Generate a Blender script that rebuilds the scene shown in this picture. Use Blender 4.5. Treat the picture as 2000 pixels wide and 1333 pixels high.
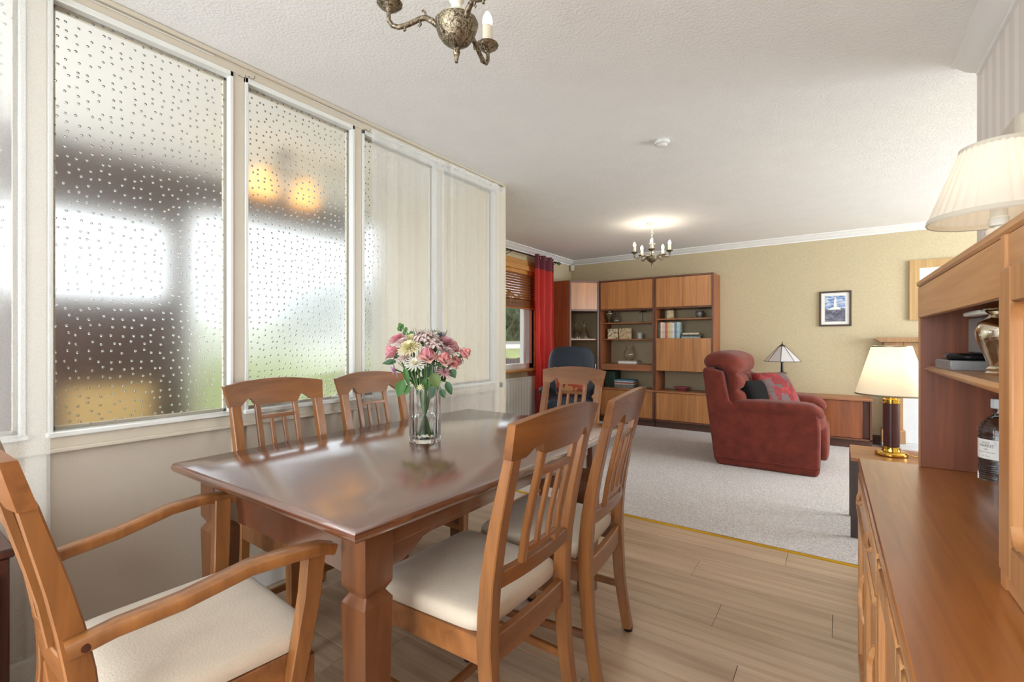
import bpy, bmesh, math, random
from mathutils import Vector, Matrix
random.seed(7)
for o in list(bpy.data.objects): bpy.data.objects.remove(o)
S = bpy.context.scene; C = S.collection
R = math.radians; PI = math.pi; sin = math.sin; cos = math.cos
# ------------------------------------------------------------------ camera
FPX = 912.0; YAW = R(34.95); HOR = 666.0; CAMZ = 1.18
cd = bpy.data.cameras.new('camera'); cam = bpy.data.objects.new('camera', cd); C.objects.link(cam)
cd.sensor_width = 36; cd.lens = 36*FPX/2000; cd.clip_start = .02; cd.clip_end = 200
cam.location = (0, 0, CAMZ); cam.rotation_euler = (PI/2, 0, YAW); S.camera = cam
# ------------------------------------------------------------------ world, sun, added fill lamps
w = bpy.data.worlds.new('sky'); S.world = w; w.use_nodes = True
bg = w.node_tree.nodes['Background']; bg.inputs[0].default_value = (.86, .93, 1, 1); bg.inputs[1].default_value = 2.2
def light(name, kind, loc, energy, color=(1, 1, 1), rot=(0, 0, 0), size=None, size_y=None, radius=.03):
    d = bpy.data.lights.new(name, kind); d.energy = energy; d.color = color
    if kind == 'AREA':
        d.shape = 'RECTANGLE'; d.size = size; d.size_y = size_y or size
    elif kind in ('POINT', 'SPOT'): d.shadow_soft_size = radius
    o = bpy.data.objects.new(name, d); C.objects.link(o); o.location = loc; o.rotation_euler = rot
    return o
sun = light('sun', 'SUN', (-10, 30, 30), 2.6, (1, .95, .86)); sun.rotation_euler = Vector((-.22, -.7, -.72)).to_track_quat('-Z', 'Y').to_euler(); sun.data.angle = R(1)
light('fill_dining', 'AREA', (-1.0, -1.75, 1.25), 92, (.88, .95, 1), (R(90), 0, 0), 2.3, 2.0)  # lamp added behind the viewer to brighten the dining room
light('fill_living', 'AREA', (3.42, 5.0, 1.35), 175, (.88, .95, 1), (R(72), 0, R(90)), 2.2, 1.5)  # lamp added beyond an unseen window to brighten the living room
S.view_settings.view_transform = 'Standard'; S.view_settings.look = 'None'
S.view_settings.gamma = 1; S.view_settings.use_curve_mapping = False; S.view_settings.exposure = 0.05

# ------------------------------------------------------------------ pixel -> direction helpers
sY, cY = sin(YAW), cos(YAW)
def ray(u, v):
    a = (u-1000)/FPX; return Vector((-sY+a*cY, cY+a*sY, (HOR-v)/FPX))
def PZ(u, v, z): d = ray(u, v); t = (z-CAMZ)/d.z; return Vector((0, 0, CAMZ))+d*t
def PX(u, v, x): d = ray(u, v); return Vector((0, 0, CAMZ))+d*(x/d.x)
def PY(u, v, y): d = ray(u, v); return Vector((0, 0, CAMZ))+d*(y/d.y)
def PD(u, v, dep): return Vector((0, 0, CAMZ))+ray(u, v)*dep
HC = 2.46; XW = -2.25; YB = 6.73; XL = -3.54; XR = .53; YS = 3.03

# ------------------------------------------------------------------ materials
def lin(c): return tuple(((x/255)/12.92 if x/255 <= .04045 else ((x/255+.055)/1.055)**2.4) for x in c)
MATS = {}
def newmat(name):
    m = bpy.data.materials.new(name); m.use_nodes = True; MATS[name] = m
    nt = m.node_tree; return m, nt, nt.nodes['Principled BSDF']
def N(nt, t, **kw):
    n = nt.nodes.new(t)
    for k, v in kw.items():
        if isinstance(k, str) and hasattr(n, k) and k not in ('inputs',): setattr(n, k, v)
    return n
def coords(nt, scale=(1, 1, 1), rnd=False, kind='Object'):
    tc = N(nt, 'ShaderNodeTexCoord'); mp = N(nt, 'ShaderNodeMapping'); mp.inputs['Scale'].default_value = scale
    nt.links.new(tc.outputs[kind], mp.inputs['Vector'])
    if rnd:
        oi = N(nt, 'ShaderNodeObjectInfo'); mu = N(nt, 'ShaderNodeVectorMath', operation='SCALE'); mu.inputs[0].default_value = (37, 19, 53)
        nt.links.new(oi.outputs['Random'], mu.inputs['Scale']); nt.links.new(mu.outputs[0], mp.inputs['Location'])
    return mp
def ramp(nt, fac, stops):
    r = N(nt, 'ShaderNodeValToRGB'); el = r.color_ramp.elements
    while len(el) < len(stops): el.new(.5)
    for e, (p, c) in zip(el, stops): e.position = p; e.color = (*c, 1) if len(c) == 3 else c
    nt.links.new(fac, r.inputs['Fac']); return r
def bump(nt, bs, h, strength, dist=.01):
    b = N(nt, 'ShaderNodeBump'); b.inputs['Strength'].default_value = strength; b.inputs['Distance'].default_value = dist
    nt.links.new(h, b.inputs['Height']); nt.links.new(b.outputs[0], bs.inputs['Normal'])
def plain(name, col, rough=.5, metal=0, vary=.06, scale=6, bmp=0, bscale=60, spec=.5, coat=0, trans=0, ior=1.45, emit=None, es=0, sheen=0, alpha=None):
    m, nt, bs = newmat(name); c = lin(col)
    bs.inputs['Roughness'].default_value = rough; bs.inputs['Metallic'].default_value = metal
    bs.inputs['Specular IOR Level'].default_value = spec; bs.inputs['Coat Weight'].default_value = coat
    bs.inputs['Transmission Weight'].default_value = trans; bs.inputs['IOR'].default_value = ior
    bs.inputs['Sheen Weight'].default_value = sheen
    mp = coords(nt)
    n = N(nt, 'ShaderNodeTexNoise'); n.inputs['Scale'].default_value = scale; n.inputs['Detail'].default_value = 4
    nt.links.new(mp.outputs[0], n.inputs['Vector'])
    r = ramp(nt, n.outputs['Fac'], [(.3, tuple(x*(1-vary) for x in c)), (.7, tuple(min(1, x*(1+vary)) for x in c))])
    nt.links.new(r.outputs[0], bs.inputs['Base Color'])
    if bmp:
        n2 = N(nt, 'ShaderNodeTexNoise'); n2.inputs['Scale'].default_value = bscale; n2.inputs['Detail'].default_value = 3
        nt.links.new(mp.outputs[0], n2.inputs['Vector']); bump(nt, bs, n2.outputs['Fac'], bmp)
    if emit: bs.inputs['Emission Color'].default_value = (*lin(emit), 1); bs.inputs['Emission Strength'].default_value = es
    return m
def wood(name, c1, c2, axis='z', rough=.35, freq=22, coat=.15, stretch=.06, rnd=False, band=0, hue=0, streak=None):
    m, nt, bs = newmat(name)
    sc = [freq]*3; sc['xyz'.index(axis)] = freq*stretch
    mp = coords(nt, tuple(sc), rnd)
    n = N(nt, 'ShaderNodeTexNoise'); n.inputs['Scale'].default_value = 1; n.inputs['Detail'].default_value = 6; n.inputs['Roughness'].default_value = .62; n.inputs['Distortion'].default_value = .6
    nt.links.new(mp.outputs[0], n.inputs['Vector'])
    a, b = lin(c1), lin(c2)
    r = ramp(nt, n.outputs['Fac'], [(.32, b), (.68, a)])
    col = r.outputs[0]
    mp2 = coords(nt, tuple(x*.13 if x > freq*.5 else x*.5 for x in sc), rnd)
    n2 = N(nt, 'ShaderNodeTexNoise'); n2.inputs['Scale'].default_value = 1; n2.inputs['Detail'].default_value = 2
    nt.links.new(mp2.outputs[0], n2.inputs['Vector'])
    r2 = ramp(nt, n2.outputs['Fac'], [(.3, (.78, .78, .78)), (.7, (1.12, 1.12, 1.12))])
    mx = N(nt, 'ShaderNodeMix', data_type='RGBA', blend_type='MULTIPLY'); mx.inputs[0].default_value = .8
    nt.links.new(col, mx.inputs[6]); nt.links.new(r2.outputs[0], mx.inputs[7]); col = mx.outputs[2]
    if hue:
        oi = N(nt, 'ShaderNodeObjectInfo'); r3 = ramp(nt, oi.outputs['Random'], [(0, (1-hue,)*3), (1, (1+hue,)*3)])
        m3 = N(nt, 'ShaderNodeMix', data_type='RGBA', blend_type='MULTIPLY'); m3.inputs[0].default_value = 1
        nt.links.new(col, m3.inputs[6]); nt.links.new(r3.outputs[0], m3.inputs[7]); col = m3.outputs[2]
    nt.links.new(col, bs.inputs['Base Color'])
    bs.inputs['Roughness'].default_value = rough; bs.inputs['Coat Weight'].default_value = coat; bs.inputs['Coat Roughness'].default_value = .22
    bump(nt, bs, n.outputs['Fac'], .02, .001)
    return m
plain('paint_cream', (206, 196, 178), .4, vary=.02)
plain('paint_white', (226, 226, 220), .35, vary=.02)
plain('panel_paper', (192, 180, 164), .75, vary=.03, bmp=.12, bscale=180)
m = plain('ceiling', (240, 239, 236), .8, vary=.015, bmp=.35, bscale=95)
plain('ceiling_smooth', (233, 233, 230), .7, vary=.01)
plain('cornice', (238, 238, 236), .5, vary=.01)
plain('wallpaper_gold', (198, 183, 150), .7, vary=.06, scale=45, bmp=.25, bscale=120)
def stripes():
    m, nt, bs = newmat('wallpaper_stripe'); mp = coords(nt, (1, 22, 1))
    wv = N(nt, 'ShaderNodeTexWave', bands_direction='Y'); wv.inputs['Scale'].default_value = .12; wv.inputs['Distortion'].default_value = 0
    nt.links.new(mp.outputs[0], wv.inputs['Vector'])
    r = ramp(nt, wv.outputs['Fac'], [(.3, lin((228, 218, 212))), (.5, lin((234, 226, 219))), (.7, lin((238, 232, 226)))]); r.color_ramp.interpolation = 'CONSTANT'
    nt.links.new(r.outputs[0], bs.inputs['Base Color']); bs.inputs['Roughness'].default_value = .6
stripes()
def carpet():
    m, nt, bs = newmat('carpet'); mp = coords(nt)
    n = N(nt, 'ShaderNodeTexNoise'); n.inputs['Scale'].default_value = 110; n.inputs['Detail'].default_value = 3
    n2 = N(nt, 'ShaderNodeTexNoise'); n2.inputs['Scale'].default_value = 1.6; n2.inputs['Detail'].default_value = 2
    for q in (n, n2): nt.links.new(mp.outputs[0], q.inputs['Vector'])
    r = ramp(nt, n.outputs['Fac'], [(.3, lin((170, 160, 155))), (.7, lin((224, 217, 213)))])
    r2 = ramp(nt, n2.outputs['Fac'], [(.3, (.93, .92, .91)), (.7, (1.04, 1.04, 1.05))])
    mx = N(nt, 'ShaderNodeMix', data_type='RGBA', blend_type='MULTIPLY'); mx.inputs[0].default_value = 1
    nt.links.new(r.outputs[0], mx.inputs[6]); nt.links.new(r2.outputs[0], mx.inputs[7]); nt.links.new(mx.outputs[2], bs.inputs['Base Color'])
    bs.inputs['Roughness'].default_value = 1; bs.inputs['Sheen Weight'].default_value = .3; bump(nt, bs, n.outputs['Fac'], .9, .012)
carpet()
wood('laminate', (204, 178, 150), (174, 145, 117), 'x', .34, 24, .2, .05, rnd=True, hue=.06)
wood('table_wood', (114, 64, 40), (92, 50, 31), 'y', .22, 13, 1, .12); MATS['table_wood'].node_tree.nodes['Principled BSDF'].inputs['Coat Roughness'].default_value = .16; MATS['table_wood'].node_tree.nodes['Principled BSDF'].inputs['Coat IOR'].default_value = 2.3; MATS['table_wood'].node_tree.nodes['Principled BSDF'].inputs['IOR'].default_value = 1.8
wood('table_wood_z', (122, 76, 45), (92, 55, 33), 'z', .34, 18, .25, .1)
wood('chair_wood', (160, 104, 54), (122, 76, 38), 'z', .34, 20, .25, .1, rnd=True)
wood('chair_wood_x', (155, 99, 53), (117, 72, 37), 'x', .34, 16, .25, .12, rnd=True)
wood('teak_top', (182, 116, 58), (146, 86, 38), 'y', .3, 30, .45, .05)
wood('teak_z', (194, 140, 88), (160, 104, 60), 'z', .38, 38, .15, .04)
wood('teak_y', (198, 146, 96), (166, 112, 68), 'y', .38, 34, .15, .04)
wood('teak_dark', (132, 74, 45), (96, 50, 30), 'z', .45, 30, .1, .05)
wood('unit_front', (200, 140, 84), (168, 108, 60), 'z', .38, 55, .15, .025)
wood('unit_side', (160, 92, 52), (126, 68, 38), 'z', .42, 40, .12, .04)
wood('unit_frame', (122, 74, 52), (90, 52, 37), 'z', .42, 40, .12, .04)
wood('unit_shelf', (178, 118, 78), (146, 92, 58), 'x', .4, 40, .12, .04)
wood('unit_plinth', (96, 60, 44), (72, 44, 33), 'x', .5, 40, .05, .04)
wood('oak', (206, 170, 116), (178, 140, 90), 'z', .45, 40, .1, .04)
wood('pine', (214, 162, 98), (186, 128, 66), 'y', .4, 30, .1, .05)
wood('blind_wood', (180, 112, 52), (140, 84, 40), 'y', .4, 40, .1, .05, rnd=True)
wood('mantel', (178, 138, 98), (150, 112, 78), 'z', .45, 40, .1, .04)
wood('mahogany', (84, 38, 26), (58, 26, 18), 'z', .35, 30, .3, .05)
wood('nest_wood', (176, 118, 70), (140, 88, 50), 'x', .35, 34, .2, .05)
wood('nest_dark', (74, 52, 42), (52, 36, 30), 'z', .4, 30, .2, .05)
plain('cream_suede', (208, 193, 172), .9, vary=.06, scale=9, bmp=.12, bscale=200, sheen=.35)
plain('black_plastic', (18, 18, 20), .4); plain('black_gloss', (14, 13, 16), .12)
plain('brass', (214, 176, 84), .16, 1, vary=.05); plain('brass_strip', (206, 162, 50), .28, 1, vary=.05)
def antique():
    m, nt, bs = newmat('antique_brass'); mp = coords(nt)
    n = N(nt, 'ShaderNodeTexNoise'); n.inputs['Scale'].default_value = 90; n.inputs['Detail'].default_value = 4; n.inputs['Distortion'].default_value = 1.5
    nt.links.new(mp.outputs[0], n.inputs['Vector'])
    r = ramp(nt, n.outputs['Fac'], [(.36, lin((62, 53, 44))), (.64, lin((168, 154, 128)))])
    nt.links.new(r.outputs[0], bs.inputs['Base Color']); bs.inputs['Metallic'].default_value = .85; bs.inputs['Roughness'].default_value = .38
    bump(nt, bs, n.outputs['Fac'], .6, .004)
antique()
plain('candle_tube', (236, 228, 205), .5); plain('bulb', (255, 250, 235), .4, emit=(255, 240, 210), es=6)
plain('hall_bulb', (255, 214, 150), .5, emit=(255, 186, 100), es=1.1)
plain('rose_white', (228, 224, 208), .5, vary=.08, scale=60)
plain('red_chenille', (112, 46, 34), .95, vary=.22, scale=14, bmp=.5, bscale=150, sheen=.12)
plain('black_fur', (15, 12, 13), 1, vary=.3, scale=40, bmp=1, bscale=90, sheen=0)
def pattern(name, cols, scale, rough=.8):
    m, nt, bs = newmat(name); mp = coords(nt)
    v = N(nt, 'ShaderNodeTexVoronoi'); v.inputs['Scale'].default_value = scale
    n = N(nt, 'ShaderNodeTexNoise'); n.inputs['Scale'].default_value = scale*1.1; n.inputs['Detail'].default_value = 1
    nt.links.new(mp.outputs[0], n.inputs['Vector'])
    ad = N(nt, 'ShaderNodeVectorMath', operation='MULTIPLY_ADD'); ad.inputs[1].default_value = (.12,)*3
    nt.links.new(n.outputs['Color'], ad.inputs[0]); nt.links.new(mp.outputs[0], ad.inputs[2]); nt.links.new(ad.outputs[0], v.inputs['Vector'])
    sp = N(nt, 'ShaderNodeSeparateColor'); nt.links.new(v.outputs['Color'], sp.inputs[0])
    k = len(cols); r = ramp(nt, sp.outputs[0], [(i/k, lin(c)) for i, c in enumerate(cols)]); r.color_ramp.interpolation = 'CONSTANT'
    nt.links.new(r.outputs[0], bs.inputs['Base Color']); bs.inputs['Roughness'].default_value = rough
pattern('cushion_red', [(134, 36, 38), (100, 80, 78), (146, 48, 46), (92, 74, 72), (122, 32, 36)], 16)
pattern('cushion_multi', [(196, 86, 60), (150, 70, 60), (224, 164, 110), (90, 60, 84), (200, 100, 90)], 14)
plain('navy_leather', (42, 52, 66), .42, vary=.1, bmp=.15, bscale=120)
plain('radiator_white', (238, 238, 234), .35, vary=.01)
plain('upvc', (240, 241, 240), .3, vary=.01); plain('gasket', (70, 78, 84), .6)
plain('iron', (58, 54, 50), .45, .7); plain('pewter', (150, 140, 118), .35, .9)
plain('silver', (226, 216, 196), .12, 1, vary=.02); plain('grey_metal', (150, 150, 150), .4, .6)
plain('plum_leather', (70, 34, 34), .3, vary=.1)
plain('mat_white', (236, 234, 228), .7); plain('frame_brown', (74, 58, 50), .45)
plain('stone_white', (208, 210, 212), .6, vary=.04)
plain('asphalt', (176, 172, 168), .9, vary=.06, scale=3); plain('kerb', (150, 148, 146), .9)
plain('lawn', (124, 132, 84), 1, vary=.25, scale=2.2, bmp=.6, bscale=30)
plain('hedge_green', (58, 76, 48), .9, vary=.6, scale=5); plain('fence_wood', (88, 82, 78), .85, vary=.2)
plain('hall_brown', (70, 52, 46), .6); plain('hall_tan', (206, 176, 120), .6); plain('hall_floor', (190, 176, 160), .6)
plain('water', (238, 246, 240), 0, trans=1, ior=1.33, vary=0)
def glass_clear(name='glass_clear', col=(1, 1, 1), rough=0.0):
    m, nt, bs = newmat(name); bs.inputs['Base Color'].default_value = (*col, 1); bs.inputs['Transmission Weight'].default_value = 1; bs.inputs['Roughness'].default_value = rough; bs.inputs['IOR'].default_value = 1.46 if name != 'glass_clear' else 1.36
glass_clear(); glass_clear('glass_blue', (.80, .88, .93)); glass_clear('glass_amber', (.8, .7, .55))
def pane_clear():
    m, nt, bs = newmat('window_glass'); out = nt.nodes['Material Output']
    t = N(nt, 'ShaderNodeBsdfTransparent'); g = N(nt, 'ShaderNodeBsdfGlossy'); g.inputs['Roughness'].default_value = .02
    lw = N(nt, 'ShaderNodeLayerWeight'); lw.inputs[0].default_value = .5; fr = N(nt, 'ShaderNodeMath', operation='MULTIPLY_ADD'); fr.inputs[1].default_value = .10; fr.inputs[2].default_value = .01; nt.links.new(lw.outputs['Facing'], fr.inputs[0])
    mx = N(nt, 'ShaderNodeMixShader'); nt.links.new(fr.outputs[0], mx.inputs[0]); nt.links.new(t.outputs[0], mx.inputs[1]); nt.links.new(g.outputs[0], mx.inputs[2]); nt.links.new(mx.outputs[0], out.inputs[0])
pane_clear()
def pane_obscure():
    # rough textured glass with a field of small lens-like beads
    m, nt, bs = newmat('obscure_glass'); mp0 = coords(nt); sx = N(nt, 'ShaderNodeSeparateXYZ'); mp = N(nt, 'ShaderNodeCombineXYZ')
    nt.links.new(mp0.outputs[0], sx.inputs[0]); nt.links.new(sx.outputs[1], mp.inputs[0]); nt.links.new(sx.outputs[2], mp.inputs[1])
    v = N(nt, 'ShaderNodeTexVoronoi', voronoi_dimensions='2D'); v.inputs['Scale'].default_value = 31; v.inputs['Randomness'].default_value = .55
    nt.links.new(mp.outputs[0], v.inputs['Vector'])
    mr = N(nt, 'ShaderNodeMapRange', interpolation_type='SMOOTHSTEP'); mr.inputs[1].default_value = .04; mr.inputs[2].default_value = .145; mr.inputs[3].default_value = 1; mr.inputs[4].default_value = 0
    nt.links.new(v.outputs['Distance'], mr.inputs[0])
    rr = N(nt, 'ShaderNodeMapRange'); rr.inputs[3].default_value = .23; rr.inputs[4].default_value = .03
    nt.links.new(mr.outputs[0], rr.inputs[0]); nt.links.new(rr.outputs[0], bs.inputs['Roughness'])
    b = N(nt, 'ShaderNodeBump'); b.inputs['Strength'].default_value = 1; b.inputs['Distance'].default_value = .003
    nt.links.new(mr.outputs[0], b.inputs['Height']); nt.links.new(b.outputs[0], bs.inputs['Normal'])
    bs.inputs['Transmission Weight'].default_value = 1; bs.inputs['IOR'].default_value = 1.45; bs.inputs['Base Color'].default_value = (.97, .98, .97, 1)
pane_obscure()
def sheer():
    m, nt, bs = newmat('sheer_voile'); out = nt.nodes['Material Output']; mp = coords(nt, (1, 1, 1))
    w1 = N(nt, 'ShaderNodeTexNoise'); w1.inputs['Scale'].default_value = 1; w1.inputs['Detail'].default_value = 2
    mp.inputs['Scale'].default_value = (20, 260, 160); nt.links.new(mp.outputs[0], w1.inputs['Vector'])
    r = ramp(nt, w1.outputs['Fac'], [(.3, (.56,)*3), (.7, (.62,)*3)])
    t = N(nt, 'ShaderNodeBsdfTransparent'); tl = N(nt, 'ShaderNodeBsdfTranslucent'); df = N(nt, 'ShaderNodeBsdfDiffuse')
    tl.inputs[0].default_value = (.96, .96, .95, 1); df.inputs[0].default_value = (.95, .95, .94, 1)
    a = N(nt, 'ShaderNodeMixShader'); a.inputs[0].default_value = .5; nt.links.new(tl.outputs[0], a.inputs[1]); nt.links.new(df.outputs[0], a.inputs[2])
    x = N(nt, 'ShaderNodeMixShader'); nt.links.new(r.outputs[0], x.inputs[0]); nt.links.new(a.outputs[0], x.inputs[1]); nt.links.new(t.outputs[0], x.inputs[2]); nt.links.new(x.outputs[0], out.inputs[0])
sheer()
def cloth(name, col, tr=.5):
    m, nt, bs = newmat(name); out = nt.nodes['Material Output']; c = (*lin(col), 1)
    tl = N(nt, 'ShaderNodeBsdfTranslucent'); tl.inputs[0].default_value = c; bs.inputs['Base Color'].default_value = c; bs.inputs['Roughness'].default_value = .5; bs.inputs['Sheen Weight'].default_value = .2
    x = N(nt, 'ShaderNodeMixShader'); x.inputs[0].default_value = tr; nt.links.new(bs.outputs[0], x.inputs[1]); nt.links.new(tl.outputs[0], x.inputs[2]); nt.links.new(x.outputs[0], out.inputs[0])
cloth('curtain_red', (226, 66, 58), .55); cloth('curtain_maroon', (116, 34, 58), .3); cloth('curtain_dark_red', (150, 26, 34), .3)
cloth('shade_cream', (244, 234, 214), .28); cloth('shade_pleat', (240, 232, 220), .35); cloth('shade_glass', (236, 232, 232), .4)
cloth('petal_pink', (244, 176, 186), .3); cloth('petal_peach', (248, 206, 194), .3); cloth('petal_coral', (240, 170, 166), .3); cloth('petal_cream', (246, 238, 196), .3); cloth('petal_white', (246, 244, 234), .3)
cloth('petal_lilac', (214, 170, 206), .3); cloth('petal_blush', (240, 220, 216), .3); cloth('petal_mauve', (232, 182, 190), .3)
cloth('leaf_green', (78, 128, 58), .3); cloth('leaf_dark', (52, 92, 52), .2); cloth('leaf_grey', (98, 128, 104), .2); cloth('stem_green', (88, 120, 62), .2); cloth('leaf_yellow', (116, 138, 74), .3)
plain('thistle_blue', (70, 76, 100), .8); plain('flower_eye', (222, 200, 90), .8)

# ------------------------------------------------------------------ mesh builder
class MB:
    def __init__(s): s.v = []; s.f = []
    def add(s, vs, fs, M=None):
        n = len(s.v); s.v += [tuple(M @ Vector(p)) if M else tuple(p) for p in vs]; s.f += [tuple(i+n for i in f) for f in fs]; return s
    def box(s, x0, x1, y0, y1, z0, z1, ch=.002, M=None):
        if x0 > x1: x0, x1 = x1, x0
        if y0 > y1: y0, y1 = y1, y0
        if z0 > z1: z0, z1 = z1, z0
        ch = min(ch, (x1-x0)*.45, (y1-y0)*.45, (z1-z0)*.45)
        if ch <= 0:
            vs = [(x, y, z) for x in (x0, x1) for y in (y0, y1) for z in (z0, z1)]
            return s.add(vs, [(0, 1, 3, 2), (4, 6, 7, 5), (0, 4, 5, 1), (2, 3, 7, 6), (0, 2, 6, 4), (1, 5, 7, 3)], M)
        vs = []; idx = {}
        for i, x in enumerate((x0, x1)):
            for j, y in enumerate((y0, y1)):
                for k, z in enumerate((z0, z1)):
                    sx, sy, sz = (1-2*i)*ch, (1-2*j)*ch, (1-2*k)*ch
                    for a, p in enumerate(((x, y+sy, z+sz), (x+sx, y, z+sz), (x+sx, y+sy, z))):
                        idx[i, j, k, a] = len(vs); vs.append(p)
        g = lambda i, j, k, a: idx[i, j, k, a]; fs = []
        for i in (0, 1):
            f = (g(i, 0, 0, 0), g(i, 0, 1, 0), g(i, 1, 1, 0), g(i, 1, 0, 0)); fs.append(f if i == 0 else f[::-1])
            f = (g(0, i, 0, 1), g(1, i, 0, 1), g(1, i, 1, 1), g(0, i, 1, 1)); fs.append(f if i == 0 else f[::-1])
            f = (g(0, 0, i, 2), g(0, 1, i, 2), g(1, 1, i, 2), g(1, 0, i, 2)); fs.append(f if i == 0 else f[::-1])
        for j in (0, 1):
            for k in (0, 1):
                fs.append((g(0, j, k, 1), g(1, j, k, 1), g(1, j, k, 2), g(0, j, k, 2)))
                fs.append((g(j, 0, k, 0), g(j, 1, k, 0), g(j, 1, k, 2), g(j, 0, k, 2)))
                fs.append((g(j, k, 0, 0), g(j, k, 1, 0), g(j, k, 1, 1), g(j, k, 0, 1)))
        for i in (0, 1):
            for j in (0, 1):
                for k in (0, 1): fs.append((g(i, j, k, 0), g(i, j, k, 1), g(i, j, k, 2)))
        return s.add(vs, fs, M)
    def grid(s, fn, nu, nv, cu=False, cv=False, M=None):
        vs = [fn(i/(nu if cu else nu-1), j/(nv if cv else nv-1)) for i in range(nu) for j in range(nv)]; fs = []
        for i in range(nu if cu else nu-1):
            for j in range(nv if cv else nv-1):
                a, b = i*nv+j, i*nv+(j+1) % nv; c, d = ((i+1) % nu)*nv+(j+1) % nv, ((i+1) % nu)*nv+j
                fs.append((a, d, c, b))
        return s.add(vs, fs, M)
    def lathe(s, prof, seg=24, at=(0, 0, 0), M=None, rib=None, cap=True):
        n = len(prof); vs = []; fs = []
        for i in range(seg):
            a = 2*PI*i/seg; k = rib(a) if rib else 1
            for r, z in prof: vs.append((at[0]+r*k*cos(a), at[1]+r*k*sin(a), at[2]+z))
        for i in range(seg):
            for j in range(n-1):
                a, b = i*n+j, i*n+j+1; c, d = ((i+1) % seg)*n+j+1, ((i+1) % seg)*n+j
                fs.append((a, d, c, b))
        if cap:
            if prof[0][0] > 1e-5: fs.append(tuple(i*n for i in range(seg))[::-1])
            if prof[-1][0] > 1e-5: fs.append(tuple(i*n+n-1 for i in range(seg)))
        return s.add(vs, fs, M)
    def tube(s, pts, rad, seg=8, M=None, cap=True):
        pts = [Vector(p) for p in pts]; n = len(pts); rad = rad if isinstance(rad, (list, tuple)) else [rad]*n
        vs = []; fs = []; up = None
        for i, p in enumerate(pts):
            t = (pts[min(i+1, n-1)]-pts[max(i-1, 0)]).normalized()
            if up is None: up = t.orthogonal().normalized()
            up = (up-t*up.dot(t)); up = up.normalized() if up.length > 1e-6 else t.orthogonal().normalized(); sd = t.cross(up)
            for j in range(seg): a = 2*PI*j/seg; vs.append(p+(up*cos(a)+sd*sin(a))*rad[i])
        for i in range(n-1):
            for j in range(seg): fs.append((i*seg+j, i*seg+(j+1) % seg, (i+1)*seg+(j+1) % seg, (i+1)*seg+j))
        if cap: fs += [tuple(range(seg))[::-1], tuple((n-1)*seg+j for j in range(seg))]
        return s.add(vs, fs, M)
    def bar(s, pts, w, h, side=(1, 0, 0), ch=.003, M=None):
        # rectangular section swept along pts: w along 'side', h across it
        pts = [Vector(p) for p in pts]; n = len(pts); sd = Vector(side)
        w = w if isinstance(w, (list, tuple)) else [w]*n; h = h if isinstance(h, (list, tuple)) else [h]*n
        vs = []; fs = []
        for i, p in enumerate(pts):
            t = (pts[min(i+1, n-1)]-pts[max(i-1, 0)]).normalized(); sv = (sd-t*sd.dot(t)).normalized(); nv = t.cross(sv)
            a, b, c = w[i]/2, h[i]/2, ch
            for x, y in ((-a, -b+c), (-a+c, -b), (a-c, -b), (a, -b+c), (a, b-c), (a-c, b), (-a+c, b), (-a, b-c)): vs.append(p+sv*x+nv*y)
        for i in range(n-1):
            for j in range(8): fs.append((i*8+j, i*8+(j+1) % 8, (i+1)*8+(j+1) % 8, (i+1)*8+j))
        fs += [tuple(range(8))[::-1], tuple((n-1)*8+j for j in range(8))]
        return s.add(vs, fs, M)
    def prism(s, poly, a0, a1, axis='y', M=None):
        f = {'y': lambda p, a: (p[0], a, p[1]), 'x': lambda p, a: (a, p[0], p[1]), 'z': lambda p, a: (p[0], p[1], a)}[axis]
        n = len(poly); vs = [f(p, a0) for p in poly]+[f(p, a1) for p in poly]
        fs = [tuple(range(n)), tuple(range(2*n-1, n-1, -1))]+[(i, i+n, (i+1) % n+n, (i+1) % n) for i in range(n)]
        return s.add(vs, fs, M)
    def sq(s, c, d, e1=.4, e2=.4, nu=24, nv=13, M=None, fn=None):
        pw = lambda x, e: math.copysign(abs(x)**e, x)
        vs = []; fs = []
        for i in range(nu):
            for j in range(nv):
                a = 2*PI*i/nu; b = -PI/2+PI*(j/(nv-1))
                p = Vector((d[0]*pw(cos(b), e1)*pw(cos(a), e2), d[1]*pw(cos(b), e1)*pw(sin(a), e2), d[2]*pw(sin(b), e1)))
                if fn: p = Vector(fn(p))
                vs.append(p+Vector(c))
        for i in range(nu):
            for j in range(nv-1):
                k = (i+1) % nu; fs.append((i*nv+j, k*nv+j, k*nv+j+1, i*nv+j+1))
        return s.add(vs, fs, M)
    def build(s, name, mat, parent=None, angle=38, smooth=True):
        me = bpy.data.meshes.new(name); me.from_pydata(s.v, [], s.f); me.validate(); me.update()
        bm = bmesh.new(); bm.from_mesh(me); bmesh.ops.remove_doubles(bm, verts=bm.verts, dist=1e-6); bmesh.ops.recalc_face_normals(bm, faces=bm.faces); bm.to_mesh(me); bm.free()
        if smooth:
            me.polygons.foreach_set('use_smooth', [True]*len(me.polygons)); me.set_sharp_from_angle(angle=R(angle))
        o = bpy.data.objects.new(name, me); C.objects.link(o); me.materials.append(MATS[mat] if isinstance(mat, str) else mat)
        if parent: o.parent = parent
        return o
def B(*a, **k): return MB().box(*a, **k)
def tag(o, label, cat, group=None):
    o['label'] = label; o['category'] = cat
    if group: o['group'] = group
    return o
def thing(name, label, cat, loc=(0, 0, 0), rz=0, group=None):
    o = bpy.data.objects.new(name, None); C.objects.link(o); o.location = loc; o.rotation_euler = (0, 0, rz); o.empty_display_size = .1
    return tag(o, label, cat, group)
def struct(o): o['kind'] = 'structure'; return o
def copy_tree(o, parent=None):
    c = o.copy(); C.objects.link(c); c.parent = parent
    for ch in list(o.children): copy_tree(ch, c)
    return c
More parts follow.
